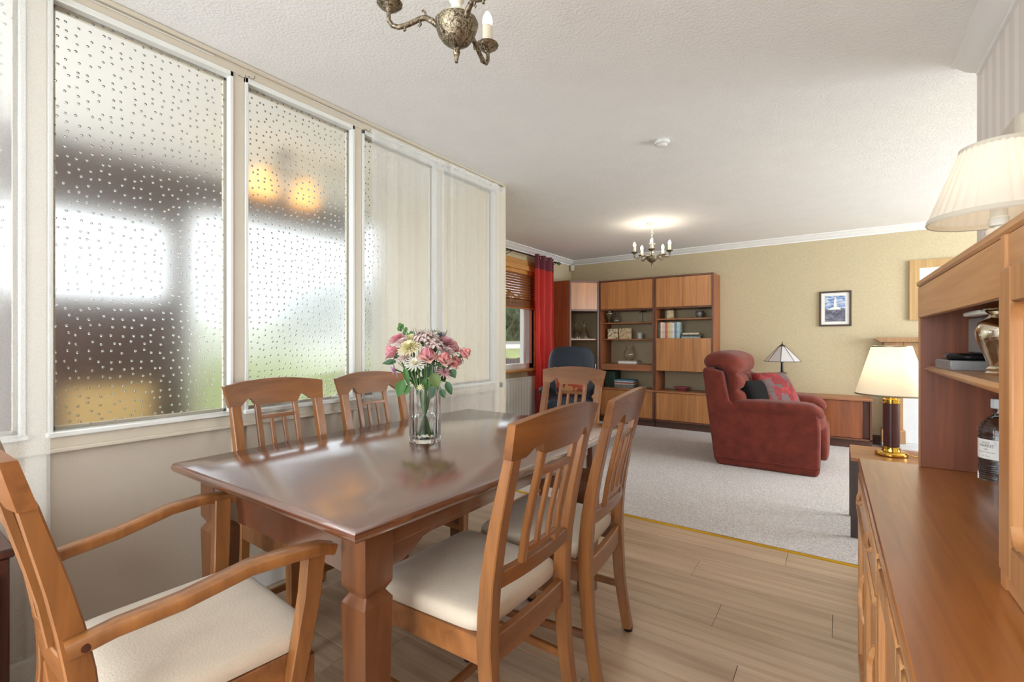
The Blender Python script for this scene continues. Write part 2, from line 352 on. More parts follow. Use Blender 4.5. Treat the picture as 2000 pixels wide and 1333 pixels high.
def place(o, loc, rz=0): o.location = loc; o.rotation_euler = (0, 0, rz); return o

# ================================================================== SETTING
# laminate floor (sub floor slab + planks) and carpet
fl = struct(B(-2.31, XR+.12, -1.7, YS, -.12, -.010, 0).build('floor', 'hall_floor'))
PW, PL = .192, 1.285
plank_mesh = {}
def plank(x0, x1, y0, y1):
    k = (round(x1-x0, 3), round(y1-y0, 3))
    if k not in plank_mesh:
        o = B(-(k[0])/2+.0006, k[0]/2-.0006, -k[1]/2+.0006, k[1]/2-.0006, -.010, 0, .0012).build('plank', 'laminate', fl); plank_mesh[k] = o.data
    else:
        o = bpy.data.objects.new('plank', plank_mesh[k]); C.objects.link(o); o.parent = fl
    o.location = ((x0+x1)/2, (y0+y1)/2, 0)
y = YS-.012; row = 0; offs = [.55, .12, .93, .34, .75, .05, .62, .2, 1.05, .45]
while y > -1.0:
    y0 = max(y-PW, -1.02); x = -2.25-offs[row % 10]*PL/1.285
    while x < XR:
        a, b = max(x, -2.25), min(x+PL, XR)
        if b-a > .02: plank(a, b, y0, y)
        x += PL
    y = y0; row += 1
ts = struct(MB().prism([(YS-.016, 0), (YS-.012, .005), (YS, .008), (YS+.012, .006), (YS+.016, 0)], -2.25, XR, 'x').build('trim_1', 'brass_strip'))
cp = struct(B(XL, 3.2, YS+.012, YB, -.12, .004, 0).build('floor_carpet', 'carpet'))
struct(B(-4.3, 3.4, -1.9, 7.0, HC, HC+.12, 0).build('ceiling', 'ceiling'))
# back wall, right walls
struct(B(XL-.15, 3.3, YB, YB+.15, -.12, HC, 0).build('wall_back', 'wallpaper_gold'))
struct(B(XR, XR+.12, -1.7, YS, -.12, HC, 0).build('wall_right', 'wallpaper_stripe'))
struct(B(XR+.12, 3.3, YS-.12, YS, -.12, HC, 0).build('wall_near', 'wallpaper_gold'))
wr = struct(MB().box(3.2, 3.32, YS, 3.8, -.12, HC, 0).box(3.2, 3.32, 6.2, YB, -.12, HC, 0).box(3.2, 3.32, 3.8, 6.2, -.12, .6, 0).box(3.2, 3.32, 3.8, 6.2, 2.25, HC, 0).build('wall_living_right', 'wallpaper_gold'))  # window opening added in this unseen wall for the fill lamp
# unseen rear wall; patio door opening added to let fill light in
struct(MB().box(-2.31, -2.2, -1.7, -1.6, -.12, HC, 0).box(.2, XR, -1.7, -1.6, -.12, HC, 0).box(-2.2, .2, -1.7, -1.6, 2.3, HC, 0).build('wall_rear', 'wallpaper_stripe'))
wf = struct(MB().box(-2.2, -2.13, -1.68, -1.62, -.01, 2.3).box(.13, .2, -1.68, -1.62, -.01, 2.3).box(-1.04, -.96, -1.68, -1.62, -.01, 2.3).box(-2.2, .2, -1.68, -1.62, 2.23, 2.3).box(-2.2, .2, -1.68, -1.62, -.01, .07).build('unseen_door_1', 'upvc'))
B(-2.13, .13, -1.652, -1.646, .07, 2.23, 0).build('pane', 'window_glass', wf)
# living room front wall (with window) : x = XL
WY0, WY1, WZ0, WZ1 = 4.0, 5.60, .80, 2.2
struct(MB().box(XL-.22, XL, YS+.1, WY0, -.12, HC, 0).box(XL-.22, XL, WY1, YB, -.12, HC, 0).box(XL-.22, XL, WY0, WY1, -.12, WZ0, 0).box(XL-.22, XL, WY0, WY1, WZ1, HC, 0).build('wall_front', 'wallpaper_gold'))
struct(B(XL-.22, -2.25, YS+.012, YS+.1, -.12, HC, 0).build('wall_hall_return', 'wallpaper_gold'))
# cornices
prof = [(0, 0), (.098, 0), (.098, -.010), (.085, -.012), (.066, -.028), (.048, -.043), (.028, -.052), (.015, -.056), (.013, -.068), (0, -.068)]
def cornice(name, kind, c, a0, a1, sgn=1):
    pl = [(c+sgn*p[0], HC+p[1]) for p in prof]
    return struct(MB().prism(pl, a0, a1, kind).build(name, 'cornice', angle=50))
cornice('trim_2', 'x', YB, XL, 3.2, -1); cornice('trim_3', 'y', XL, YS+.1, YB, 1); cornice('trim_4', 'y', XR, -1.6, YS-.07, -1)
struct(B(XL, XL+.016, YS+.1, YB, 0, .11).build('baseboard_front', 'unit_plinth')); struct(B(XL, 3.2, YB-.016, YB, 0, .11).build('baseboard_back', 'unit_plinth'))

# ---------------- glazed partition on the left (x = XW)
posts = [(-.26+.653*k-.013, -.26+.653*k+.042) for k in range(-2, 6)]   # post centres repeat every 0.653 m
wl = struct(MB().box(XW-.06, XW, -1.6, YS+.06, 2.40, HC, .002).box(XW-.06, XW, -1.6, YS+.06, .79, .845, .003).box(XW-.045, XW-.02, -1.6, YS+.06, 0, .80, 0).build('wall_left', 'paint_cream'))
MB().box(XW-.001, XW+.012, -1.6, YS+.06, .788, .803, .003).build('dado_bead', 'paint_cream', wl)
MB().box(XW, XW+.018, -1.6, YS+.06, HC-.02, HC, .006).build('ceiling_bead', 'paint_cream', wl)
MB().box(XW-.02, XW-.012, -1.6, YS, .10, .79, 0).build('lower_panel', 'panel_paper', wl)
struct(MB().box(XW-.012, XW+.004, -1.6, YS, 0, .10, .003).build('baseboard_left', 'paint_white'))
edges = [-.243, .362, 1.011, 1.658, 2.316, 2.985]       # left..right frame bounds
lefts = [-.9, -.243+.06, .405, 1.062, 1.712, 2.372]
rights = [-.28, .352, 1.011, 1.658, 2.316, 2.975]
# post covers between the openings
for a, b in zip(rights[:-1], lefts[1:]):
    B(XW-.06, XW-.0012, a, b, 0, 2.405, .003).build('post', 'paint_cream', wl)
B(XW-.06, XW-.0012, rights[-1], YS+.06, 0, 2.405, .003).build('post', 'paint_cream', wl)
for k, (a, b) in enumerate(zip(lefts, rights)):
    f = MB(); t = .024; x0, x1 = XW-.055, XW+.006
    f.box(x0, x1, a, a+t*.6, .845, 2.40, .002).box(x0, x1, b-t*.6, b, .845, 2.40, .002).box(x0, x1, a, b, 2.376, 2.40, .002).box(x0, XW+.016, a-.006, b+.006, .843, .862, .004)
    wn = struct(f.build('window_%d' % (k+1), 'paint_white'))
    g = MB(); g.box(XW-.050, XW-.036, a+t*.6, a+t*1.1, .862, 2.376, .001).box(XW-.050, XW-.036, b-t*1.1, b-t*.6, .862, 2.376, .001).box(XW-.050, XW-.036, a+.013, b-.013, .862, .875, .001).box(XW-.050, XW-.036, a+.013, b-.013, 2.363, 2.376, .001)
    g.build('glazing_bead', 'paint_cream', wn)
    B(XW-.034, XW-.029, a+.0146, b-.0146, .8625, 2.3755, 0).build('pane', 'obscure_glass', wn, smooth=False)
# cup hooks and curtain wire leftovers on the header
for k, (yy, zz) in enumerate(((1.075, 2.408), (1.73, 2.405), (1.035, 2.395))):
    p = Vector((XW, yy, zz)); h = MB(); h.tube([p, p+Vector((.012, 0, -.002)), p+Vector((.018, .004, -.010)), p+Vector((.022, .014, -.012)), p+Vector((.023, .020, -.004)), p+Vector((.023, .021, .006))], .0011, 6)
    lab = ['small iron cup hook on header above second clear pane', 'small iron cup hook at top left of the sheer curtains', 'small iron cup hook at corner of the largest clear pane'][k]
    tag(h.build('cup_hook', 'iron'), lab, 'hook', 'cup hooks on the partition header')
for k, (a, b) in enumerate(((.40, .93), (1.40, 1.70))):
    o = MB().tube([(XW+.004, a, 2.432), (XW+.004, b, 2.432)], .0022, 6).build('curtain_wire', 'paint_white'); tag(o, ['long white curtain wire stuck along header above largest pane', 'short white curtain wire on header above second clear pane'][k], 'wire', 'curtain wires')
# ---------------- hall behind the partition
struct(B(-4.1, -2.31, -1.7, YS+.012, -.12, -.005, 0).build('floor_hall', 'hall_floor'))
hw = MB().box(-4.1, -4.0, -1.7, .45, -.12, HC, 0).box(-4.1, -4.0, 1.36, 1.48, -.12, HC, 0).box(-4.1, -4.0, .45, 1.36, -.12, 1.46, 0).box(-4.1, -4.0, .45, 1.36, 2.03, HC, 0).box(-4.1, -4.0, 1.48, 2.98, 2.2, HC, 0).box(-4.1, -4.0, 2.98, YS+.012, -.12, HC, 0)
struct(hw.build('wall_hall', 'hall_brown'))
struct(MB().box(-4.1, -3.9, -1.7, -1.6, -.12, HC, 0).box(-2.5, -2.31, -1.7, -1.6, -.12, HC, 0).box(-3.9, -2.5, -1.7, -1.6, 2.3, HC, 0).build('wall_hall_end', 'panel_paper'))
he = struct(MB().box(-3.9, -3.83, -1.68, -1.62, 0, 2.3).box(-2.57, -2.5, -1.68, -1.62, 0, 2.3).box(-3.83, -2.57, -1.68, -1.62, 2.23, 2.3).box(-3.83, -2.57, -1.68, -1.62, 0, .1).build('unseen_door_2', 'upvc')); B(-3.83, -2.57, -1.655, -1.649, .1, 2.23, 0).build('pane', 'window_glass', he)  # unseen glazed door, added to let light onto the hall ceiling
light('fill_hall', 'AREA', (-3.2, -1.8, 1.25), 130, (.93, .97, 1), (R(90), 0, 0), 1.3, 2.0)  # added lamp, brightens the hall ceiling from out of view
hf = struct(MB().box(-4.06, -4.0, 1.48, 1.54, 0, 2.2).box(-4.06, -4.0, 2.9, 2.98, 0, 2.2).box(-4.06, -4.0, 1.48, 2.98, 2.14, 2.2).box(-4.06, -4.0, 1.48, 2.98, 0, .08).build('window_10', 'upvc'))
B(-4.035, -4.029, 1.54, 2.9, .08, 2.14, 0).build('pane', 'window_glass', hf)
hf2 = struct(MB().box(-4.06, -4.0, .45, .49, 1.46, 2.03).box(-4.06, -4.0, 1.32, 1.36, 1.46, 2.03).box(-4.06, -4.0, .45, 1.36, 1.99, 2.03).box(-4.06, -4.0, .45, 1.36, 1.46, 1.5).build('window_11', 'upvc'))
B(-4.035, -4.029, .49, 1.32, 1.5, 1.99, 0).build('pane', 'window_glass', hf2)
hc = thing('hall_cabinet', 'pale tan hall cabinet blurred behind the textured glass', 'cabinet', (-3.78, .92, -.005))
B(-.2, .2, -.24, .24, .0, .94).build('body', 'hall_brown', hc); B(.2, .215, -.2, .2, .56, .92).build('door', 'hall_tan', hc)
hl = thing('hall_light', 'two-shade hanging hall light glowing amber behind textured glass', 'ceiling light', (-3.1, 1.72, HC))
MB().lathe([(0, 0), (.05, 0), (.05, -.02), (.01, -.03)], 16).tube([(0, 0, -.02), (0, 0, -.12)], .012).tube([(0, -.16, -.14), (0, 0, -.12), (0, .16, -.14)], .012).build('stem', 'iron', hl)
for yy in (-.15, .15): MB().lathe([(.03, 0), (.06, -.03), (.085, -.10), (.09, -.17), (.085, -.17), (.03, -.02)], 20, (0, yy, -.14)).build('shade', 'hall_bulb', hl)
# ---------------- outdoors (garden sloping up to a road and hedge)
def gz(x): return -.25+min(1.18, max(0, (-x-4.6)*.30))
g = MB(); g.grid(lambda a, b: (-4.15-b*5.0, -12+a*44, gz(-4.15-b*5.0)), 30, 20); struct(g.build('ground_lawn', 'lawn'))
struct(B(-5.6, -4.12, -3, 12, -.3, -.2).build('ground_bounce', 'asphalt'))  # strip added so neutral light, not green, bounces into the hall
struct(MB().grid(lambda a, b: (-9.1-b*4.6, -14+a*60, .90+b*.12), 30, 4).build('ground_road', 'asphalt')); struct(B(-14.3, -13.7, -14, 46, .9, 1.14).build('trim_5', 'kerb'))
struct(MB().grid(lambda a, b: (-14.2-b*30, -30+a*120, 1.1+b*2.0), 8, 6).build('ground_far', 'lawn'))
fp = MB().box(-.008, .008, -.055, .055, 0, .98, .004)
fence = thing('picket_fence', 'weathered dark picket fence in the garden outside the front window', 'fence', (-5.25, 0, -.12))
MB().box(.01, .04, 4.2, 11, .25, .33).box(.01, .04, 4.2, 11, .7, .78).build('rail', 'fence_wood', fence)
p0 = fp.build('picket', 'fence_wood', fence); p0.location = (0, 4.3, 0)
for i in range(1, 52):
    p = p0.copy(); C.objects.link(p); p.parent = fence; p.location = (0, 4.3+i*.128, random.uniform(-.03, .03))
def foliage(mb, c, r, n, size):
    for i in range(n):
        d = Vector((random.gauss(0, 1), random.gauss(0, 1), random.gauss(0, 1))).normalized()*random.uniform(.75, 1.05)
        p = Vector(c)+Vector((d.x*r[0], d.y*r[1], d.z*r[2])); u = d.orthogonal().normalized()*size; v_ = d.cross(u).normalized()*size*.7; t = d*random.uniform(-.6, .6)*size
        mb.add([p-u, p-v_+t, p+u, p+v_-t], [(0, 1, 2, 3)])
hd = thing('hedge', 'tall dark green hedge across the road outside the front window', 'hedge', (-16, 14, 1.1))
hb = MB()
for i in range(14): foliage(hb, (random.uniform(-.3, .3), -3+i*2.8, 1.2+random.uniform(-.2, .5)), (1.1, 2.3, 1.6), 420, .16)
ho = hb.build('foliage', 'hedge_green', hd, smooth=False); ho['kind'] = 'stuff'
MB().box(-.8, .5, -4, 36, 0, 2.0, .1).build('trunks', 'hedge_green', hd)

# ================================================================== LIVING ROOM FRONT WINDOW
wn = struct(MB().box(XL-.10, XL-.03, WY0, WY0+.07, WZ0, WZ1).box(XL-.10, XL-.03, WY1-.07, WY1, WZ0, WZ1).box(XL-.10, XL-.03, WY0, WY1, WZ0, WZ0+.07).box(XL-.10, XL-.03, WY0, WY1, WZ1-.07, WZ1)
            .box(XL-.10, XL-.03, 4.58, 4.66, WZ0, WZ1).box(XL-.12, XL-.06, WY1-.17, WY1-.12, WZ0+.05, WZ1-.05).build('window_12', 'upvc'))
B(XL-.115, XL-.075, WY1-.12, WY1-.095, WZ0+.06, WZ1-.06).build('gasket', 'gasket', wn)
B(XL-.09, XL-.084, WY0+.06, WY1-.06, WZ0+.06, WZ1-.06, 0).build('pane', 'window_glass', wn)
MB().box(XL-.03, XL+.015, WY0-.07, WY0, WZ0-.03, WZ1+.09).box(XL-.03, XL+.015, WY1, WY1+.07, WZ0-.03, WZ1+.09).box(XL-.03, XL+.015, WY0, WY1, WZ1, WZ1+.09).build('architrave', 'pine', wn)
B(XL-.03, XL+.085, WY0-.08, WY1+.09, WZ0-.035, WZ0-.002, .008).build('window_sill', 'pine', wn)
bl = thing('venetian_blind', 'half-raised wooden venetian blind in the front window', 'blind', (XL+.005, 0, 0))
B(-.03, .03, WY0+.02, WY1-.005, 2.15, 2.21).build('head_rail', 'pine', bl)
MB().box(-.028, -.006, WY0+.02, WY1-.005, 2.10, 2.15).build('valance', 'pine', bl)
s0 = MB().box(-.024, .024, WY0+.03, WY1-.01, -.0015, .0015, 0).build('slat', 'blind_wood', bl, smooth=False); zz = 2.085; s0.location = (0, 0, zz); s0.rotation_euler = (0, R(-24), 0); sl = [s0]
for i in range(22):
    s_ = s0.copy(); C.objects.link(s_); s_.parent = bl
    if i < 10: zz -= .034; s_.location = (0, 0, zz)
    else: zz -= .0075; s_.location = (0, 0, zz-.012); s_.rotation_euler = (0, R(random.uniform(-3, 3)), 0)
zz -= .012
B(-.026, .026, WY0+.03, WY1-.01, zz-.026, zz-.006, .004).build('bottom_rail', 'blind_wood', bl)
for yy in (4.3, 5.0, 5.45): MB().tube([(.026, yy, 2.15), (.026, yy, zz-.01)], .0018, 6).build('cord', 'pine', bl)
rod = thing('curtain_pole', 'thin dark iron curtain pole with cage finial above the front window', 'curtain pole', (XL+.135, 0, 2.335))
MB().tube([(0, 3.9, 0), (0, 6.06, 0)], .009, 10).build('pole', 'iron', rod)
fi = MB()
for k in range(8):
    a = 2*PI*k/8; fi.tube([(.028*sin(PI*q/8)*cos(a+q*.18), 6.06+.065*q/8, .028*sin(PI*q/8)*sin(a+q*.18)) for q in range(9)], .0025, 5)
fi.build('finial', 'iron', rod)
for yy in (4.86, 6.0): MB().tube([(-.135, yy, -.05), (-.135, yy, 0), (-.05, yy+.01, .01), (0, yy, -.012)], .005, 6).tube([(-.135, yy, -.05), (-.05, yy, -.03), (0, yy, -.012)], .004, 6).build('bracket', 'iron', rod)
# red curtain
def curtain_fn(y0, y1, z0, z1, amp, waves, x):
    def fn(a, b):
        z = z0+(z1-z0)*b; fl_ = 1+.25*(1-b)*sin(a*9)
        return (x+amp*sin(2*PI*waves*a)*fl_+.012*sin(b*23+a*5)*(1-b), y0+(y1-y0)*a+.03*(1-b)*sin(a*6+b*3), z)
    return fn
rc = thing('red_curtain', 'red eyelet curtain with maroon top band beside the front window', 'curtain', (0, 0, 0))
cf = curtain_fn(5.42, 5.93, .05, 2.375, .045, 3.0, XL+.135)
MB().grid(lambda a, b: cf(a, .20+.715*b), 90, 30).build('fabric', 'curtain_red', rc, 80)
MB().grid(lambda a, b: cf(a, .915+.085*b), 90, 5).build('top_band', 'curtain_maroon', rc, 80)
MB().grid(lambda a, b: cf(a, .20*b), 90, 10).build('hem_band', 'curtain_dark_red', rc, 80)
for k in range(6):
    a = (k+.5)/6+.0; p = cf(a, .982); MB().lathe([(.020, -.003), (.030, -.003), (.030, .003), (.020, .003), (.020, -.003)], 20, M=Matrix.Translation((XL+.135, p[1], 2.335)) @ Matrix.Rotation(R(90), 4, 'X') @ Matrix.Rotation(R(35*(-1)**k), 4, 'Y'), cap=False).build('eyelet', 'pewter', rc)
# radiator
rd = thing('radiator', 'white fluted panel radiator under the front window', 'radiator', (XL+.017, 5.0, .12))
MB().prism([(-.72+i*.0167*2, .052 if i % 2 else .042) for i in range(43)]+[(.72, .0), (-.72, .0)], 0, .56, 'z', M=Matrix(((0, 1, 0, 0), (1, 0, 0, 0), (0, 0, 1, 0), (0, 0, 0, 1)))).build('panel', 'radiator_white', rd, 20)
B(-.01, .06, -.735, .735, .55, .575, .006).build('top_grille', 'radiator_white', rd); B(-.01, .058, -.735, -.72, 0, .56).build('side_panel', 'radiator_white', rd); B(-.01, .058, .72, .735, 0, .56).build('side_panel', 'radiator_white', rd)
[MB().tube([(.03, q, 0), (.03, q, -.116)], .009).build('pipe', 'radiator_white', rd) for q in (-.7, .7)]
pir = thing('alarm_sensor', 'small white motion sensor in the ceiling corner', 'sensor', (XL+.045, YB-.045, 2.30), R(-135)); MB().box(-.033, .033, -.02, .022, 0, .095, .01).build('body', 'paint_cream', pir); B(-.02, .02, -.026, -.018, .045, .08, .004).build('lens', 'stone_white', pir)

# ================================================================== WALL UNITS (back wall)
YU = 6.33; T = .022
def unit_base(t, x0, x1, y0=YU, doors=2):
    for a, b in ((x0, x0+T), (x1-T, x1)): B(a, b, y0, YB-.017, .09, .478).build('base_side', 'unit_frame', t)
    B(x0, x1, y0-.006, YB-.017, .478, .502, .003).build('base_top', 'unit_shelf', t)
    B(x0, x1, y0, YB-.017, .088, .108).build('base_bottom', 'unit_frame', t)
    w = (x1-x0-2*T)/doors
    for i in range(doors): B(x0+T+i*w+.001, x0+T+(i+1)*w-.001, y0+.004, y0+.022, .112, .474, .002).build('door', 'unit_front', t)
    B(x0+.002, x1-.002, y0+.03, YB-.02, .0, .088).build('plinth', 'unit_plinth', t)
def unit_frame(t, x0, x1, top=2.052):
    for a, b in ((x0, x0+T), (x1-T, x1)):
        B(a, b, YU, YB-.002, .502, top).build('side_panel', 'unit_side', t)
        B(a, b, YU-.003, YU+.004, .502, top, .001).build('edge_lipping', 'unit_frame', t)
    B(x0+T, x1-T, YU-.002, YB-.002, top-T, top).build('top_panel', 'unit_frame', t)
    B(x0+T, x1-T, YU+.004, YB-.002, 1.612, 1.632).build('cupboard_floor', 'unit_frame', t)
    w = (x1-x0-2*T)/2
    for i in range(2): B(x0+T+i*w+.0012, x0+T+(i+1)*w-.0012, YU+.002, YU+.02, 1.634, top-T-.003, .002).build('door', 'unit_front', t)
    B(x0+T, x1-T, YU+.02, YU+.024, 1.634, top-T, 0).build('cupboard_back_strip', 'unit_frame', t)
ru = thing('wall_unit', 'tall teak wall unit with drop-front cabinet, books and lower cupboards', 'wall unit', (0, 0, 0.004))
unit_frame(ru, -2.055, -1.30); unit_base(ru, -2.055, -1.30, doors=1)
B(-2.033, -1.322, YU+.02, YB-.003, 1.460, 1.480, .004).build('shelf', 'unit_shelf', ru)
B(-2.033, -1.322, YU+.018, YB-.003, .775, 1.205).build('bureau_box', 'unit_frame', ru)
B(-2.031, -1.324, YU, YU+.018, .775, 1.212, .002).build('drop_front', 'unit_front', ru)
mu = thing('wall_unit', 'tall teak wall unit with open shelves and single drawer, in the middle', 'wall unit', (0, 0, 0.004))
unit_frame(mu, -2.868, -2.060); unit_base(mu, -2.868, -2.060, doors=2)
for z in (1.440, 1.208): B(-2.846, -2.082, YU+.05, YB-.003, z-.018, z, .004).build('shelf', 'unit_shelf', mu)
dr = B(-2.845, -2.083, YU+.012, YB-.003, .758, .846, .003).build('drawer', 'unit_shelf', mu)
cu = thing('corner_wall_unit', 'angled teak corner wall unit with one top cupboard, beside red curtain', 'wall unit', (0, 0, 0.004))
A_, B_ = Vector((-2.876, YU, 0)), Vector((-3.172, 5.99, 0)); dv = (A_-B_); L_ = dv.length; ang = math.atan2(dv.y, dv.x)
MC = Matrix.Translation(B_) @ Matrix.Rotation(ang, 4, 'Z')
def CB(*a, ch=.002): return MB().box(*a, ch, MC)
def cshape(z0, z1, ins=0): return MB().prism([(A_.x-ins, A_.y+ins), (A_.x-ins, YB-.02), (XL+.02, YB-.02), (XL+.02, 5.99+ins), (B_.x, 5.99+ins)], z0, z1, 'z')
B(XL+.0175, B_.x, 5.985, 6.007, .09, 2.052).build('side_panel', 'unit_side', cu)
B(-2.898, -2.876, YU+.004, YB-.02, .09, 2.052).build('side_panel', 'unit_side', cu)
CB(0, .022, -.004, .02, .09, 2.052).build('edge_lipping', 'unit_frame', cu); CB(L_-.022, L_, -.004, .02, .09, 2.052).build('edge_lipping', 'unit_frame', cu)
cshape(2.03, 2.052).build('top_panel', 'unit_frame', cu); cshape(1.612, 1.632, .004).build('cupboard_floor', 'unit_frame', cu)
CB(.023, L_-.023, 0, .018, 1.634, 2.027).build('door', 'unit_front', cu); cshape(1.19, 1.21, .02).build('shelf', 'unit_shelf', cu)
cshape(.478, .502).build('base_top', 'unit_shelf', cu); CB(.023, L_-.023, 0, .018, .112, .474).build('door', 'unit_front', cu); cshape(0, .09, .03).build('plinth', 'unit_plinth', cu)
lu = thing('low_cabinet', 'long low teak cabinet running along the back wall behind the armchair', 'cabinet', (0, 0, 0.004))
B(-1.296, .30, YU-.01, YB-.017, .522, .546, .003).build('top', 'unit_shelf', lu)
for x in (-1.296, -.50, .278): B(x, x+.022, YU, YB-.017, .09, .522).build('side_panel', 'unit_frame', lu)
B(-1.296, .30, YU, YB-.017, .088, .108).build('bottom', 'unit_frame', lu); B(-1.296, .30, YU+.03, YB-.017, 0, .088).build('plinth', 'unit_plinth', lu)
B(-1.274, -.5, YU+.06, YB-.02, .108, .52).build('back_box', 'unit_frame', lu); B(-.478, .278, YU+.06, YB-.02, .108, .52).build('back_box', 'unit_frame', lu)
for a, b in ((-1.272, -.503), (-.476, .215)): B(a, b, YU+.012, YU+.028, .112, .518).build('sliding_door', 'unit_side', lu)

# ---------------- things on the wall units
def on(u, y, z): p = PY(u, 600, y); return (p.x, y, z+.004)
YO = YU+.17
def bottle(u, y, z, h, r, mat, label, fig):
    t = thing('decanter', label, 'bottle', on(u, y, z), 0, 'decanters on the corner shelf')
    MB().lathe([(0, 0), (r, 0), (r*1.02, h*.08), (r*.85, h*.35), (r*.35, h*.62), (r*.22, h*.75), (r*.28, h*.78), (0, h*.78)], 20).build('body', mat, t)
    MB().lathe([(0, h*.78), (r*.18, h*.785), (r*.22, h*.84), (r*.35, h*.90), (r*.2, h*.97), (0, h)], 16).build('stopper', fig, t)
p = B_.lerp(A_, .30)+Vector((-.03, .06, 0))
bottle(1124, 6.18, 1.21, .25, .062, 'glass_clear', 'clear glass decanter, leftmost on the corner shelf', 'pewter')
bottle(1130, 6.33, 1.21, .23, .045, 'glass_amber', 'slim amber glass decanter behind the two front ones on corner shelf', 'glass_clear')
bottle(1141, 6.24, 1.21, .27, .060, 'glass_clear', 'clear glass decanter with silver emblem, right one on the corner shelf', 'pewter')
pf = thing('photo_frame', 'cream photo frame standing on the corner unit behind office chair', 'frame', on(1147, 6.26, .502), R(-20))
FM = Matrix.Rotation(R(-9), 4, 'X')
MB().box(-.12, .12, -.01, .01, 0, .34, .004, FM).build('frame', 'mat_white', pf); MB().box(-.075, .075, -.013, -.008, .05, .28, 0, FM).build('photo', 'frame_brown', pf); MB().box(-.02, .02, 0, .12, 0, .006, 0).build('strut', 'mat_white', pf)
z1, z2 = 1.440, 1.208
o = MB().lathe([(0, 0), (.035, 0), (.032, .012), (.022, .03), (.045, .09), (.058, .12), (.066, .135), (.066, .145), (.03, .15), (.025, .165), (.032, .185), (.02, .2), (0, .203)], 24, on(1190, YO, z1)).build('lidded_jar', 'pewter'); tag(o, 'small dark metal lidded jar on the upper middle shelf', 'jar')
o = MB().lathe([(0, 0), (.045, 0), (.055, .04), (.04, .085), (.018, .11), (.016, .15), (.03, .175), (.027, .175), (.012, .15), (.014, .112), (.035, .083), (.05, .04), (.04, .006), (0, .006)], 24, on(1204, YO, z1)).build('glass_carafe', 'glass_clear'); tag(o, 'small clear glass carafe beside the metal jar on upper shelf', 'carafe')
t = thing('metal_ornament', 'dark metal bird ornament on a thin stand, upper middle shelf', 'ornament', on(1255, YO, z1), R(-20))
MB().lathe([(0, 0), (.055, 0), (.055, .006), (.006, .012), (0, .012)], 20).build('base', 'iron', t); MB().tube([(0, 0, .01), (0, 0, .15)], .004, 8).build('rod', 'iron', t)
MB().sq((0, 0, .155), (.035, .012, .009), 1, 1, 12, 7).sq((-.04, 0, .148), (.03, .02, .004), 1, 1, 10, 7).sq((.045, .01, .158), (.03, .022, .006), 1, 1, 10, 7).sq((.05, -.02, .150), (.02, .012, .004), 1, 1, 10, 7).build('bird', 'iron', t)
def print_mat(name, base, blobs):
    m, nt, bs = newmat(name); mp = coords(nt)
    n = N(nt, 'ShaderNodeTexNoise'); n.inputs['Scale'].default_value = 28; n.inputs['Detail'].default_value = 5; nt.links.new(mp.outputs[0], n.inputs['Vector'])
    r = ramp(nt, n.outputs['Fac'], [(.5, lin(base)), (.62, lin(blobs))]); nt.links.new(r.outputs[0], bs.inputs['Base Color']); bs.inputs['Roughness'].default_value = .6
print_mat('card_print', (226, 206, 166), (90, 94, 92)); print_mat('card_print2', (230, 208, 172), (170, 160, 110)); print_mat('box_print', (232, 214, 176), (186, 176, 100))
t = thing('greeting_card', 'cream wooden card with dark printed corner, left of the pair on middle shelf', 'card', on(1197, YO-.02, z2), R(8)); MB().box(-.075, .075, -.006, .006, 0, .148, .001).build('panel', 'card_print', t)
t = thing('greeting_card', 'cream wooden card with faint flower print, right of the pair on middle shelf', 'card', on(1221, YO-.02, z2), R(-8)); MB().box(-.10, .10, -.006, .006, 0, .152, .001).build('panel', 'card_print2', t)
plain('pale_aqua', (196, 210, 208), .25)
t = thing('candle_glass', 'pale aqua glass candle holder on the middle shelf', 'candle', on(1250, YO, z2)); MB().lathe([(0, 0), (.034, 0), (.037, .085), (.033, .085), (.031, .006), (0, .006)], 24).build('glass', 'pale_aqua', t); MB().lathe([(0, .007), (.03, .007), (.03, .06), (0, .06)], 20).build('wax', 'mat_white', t)
plain('grey_book', (168, 160, 146), .7)
t = thing('book', 'large grey book lying under the ribbed glass vase', 'book', on(1229, YO-.02, .846), R(2)); MB().box(-.135, .135, -.09, .09, 0, .012, .001).box(-.135, .135, -.09, .09, .038, .05, .001).box(-.135, -.13, -.09, .09, 0, .05, .001).build('cover', 'grey_book', t); B(-.13, .13, -.085, .085, .012, .038, 0).build('pages', 'mat_white', t)
t = thing('glass_vase', 'ribbed clear glass vase standing on the grey book', 'vase', on(1229, YO-.02, .897))
MB().lathe([(0, 0), (.045, 0), (.075, .05), (.082, .085), (.07, .13), (.045, .165), (.042, .185), (.06, .215), (.056, .215), (.038, .186), (.04, .163), (.064, .128), (.076, .085), (.07, .052), (.04, .008), (0, .008)], 48, rib=lambda a: 1+.03*cos(12*a)).build('body', 'glass_clear', t)
t = thing('trinket_box', 'small cream box clock with dark top on the right upper shelf', 'box', on(1309.5, YO, 1.480)); B(-.042, .042, -.03, .03, 0, .115, .002).build('body', 'box_print', t); B(-.045, .045, -.033, .033, .115, .127, .002).build('lid', 'unit_frame', t)
o = MB().lathe([(0, 0), (.035, 0), (.05, .03), (.056, .06), (.052, .085), (.046, .095), (.042, .095), (.048, .06), (0, .02)], 24, on(1367, YO, 1.480)).build('stone_pot', 'grey_metal'); tag(o, 'small rounded grey stone pot on the right upper shelf', 'pot')
bx = PY(1281, 600, YU+.06).x+.002; bz = 1.212+.004
cols = [((46, 50, 44), 'black and green'), ((96, 92, 84), 'dark grey'), ((238, 214, 178), 'cream'), ((214, 190, 196), 'pale mauve'), ((196, 110, 92), 'salmon-topped grey'), ((224, 190, 128), 'tan'), ((212, 208, 184), 'pale stone'), ((226, 224, 214), 'white'), ((120, 142, 164), 'slate blue'), ((176, 204, 206), 'light blue')]
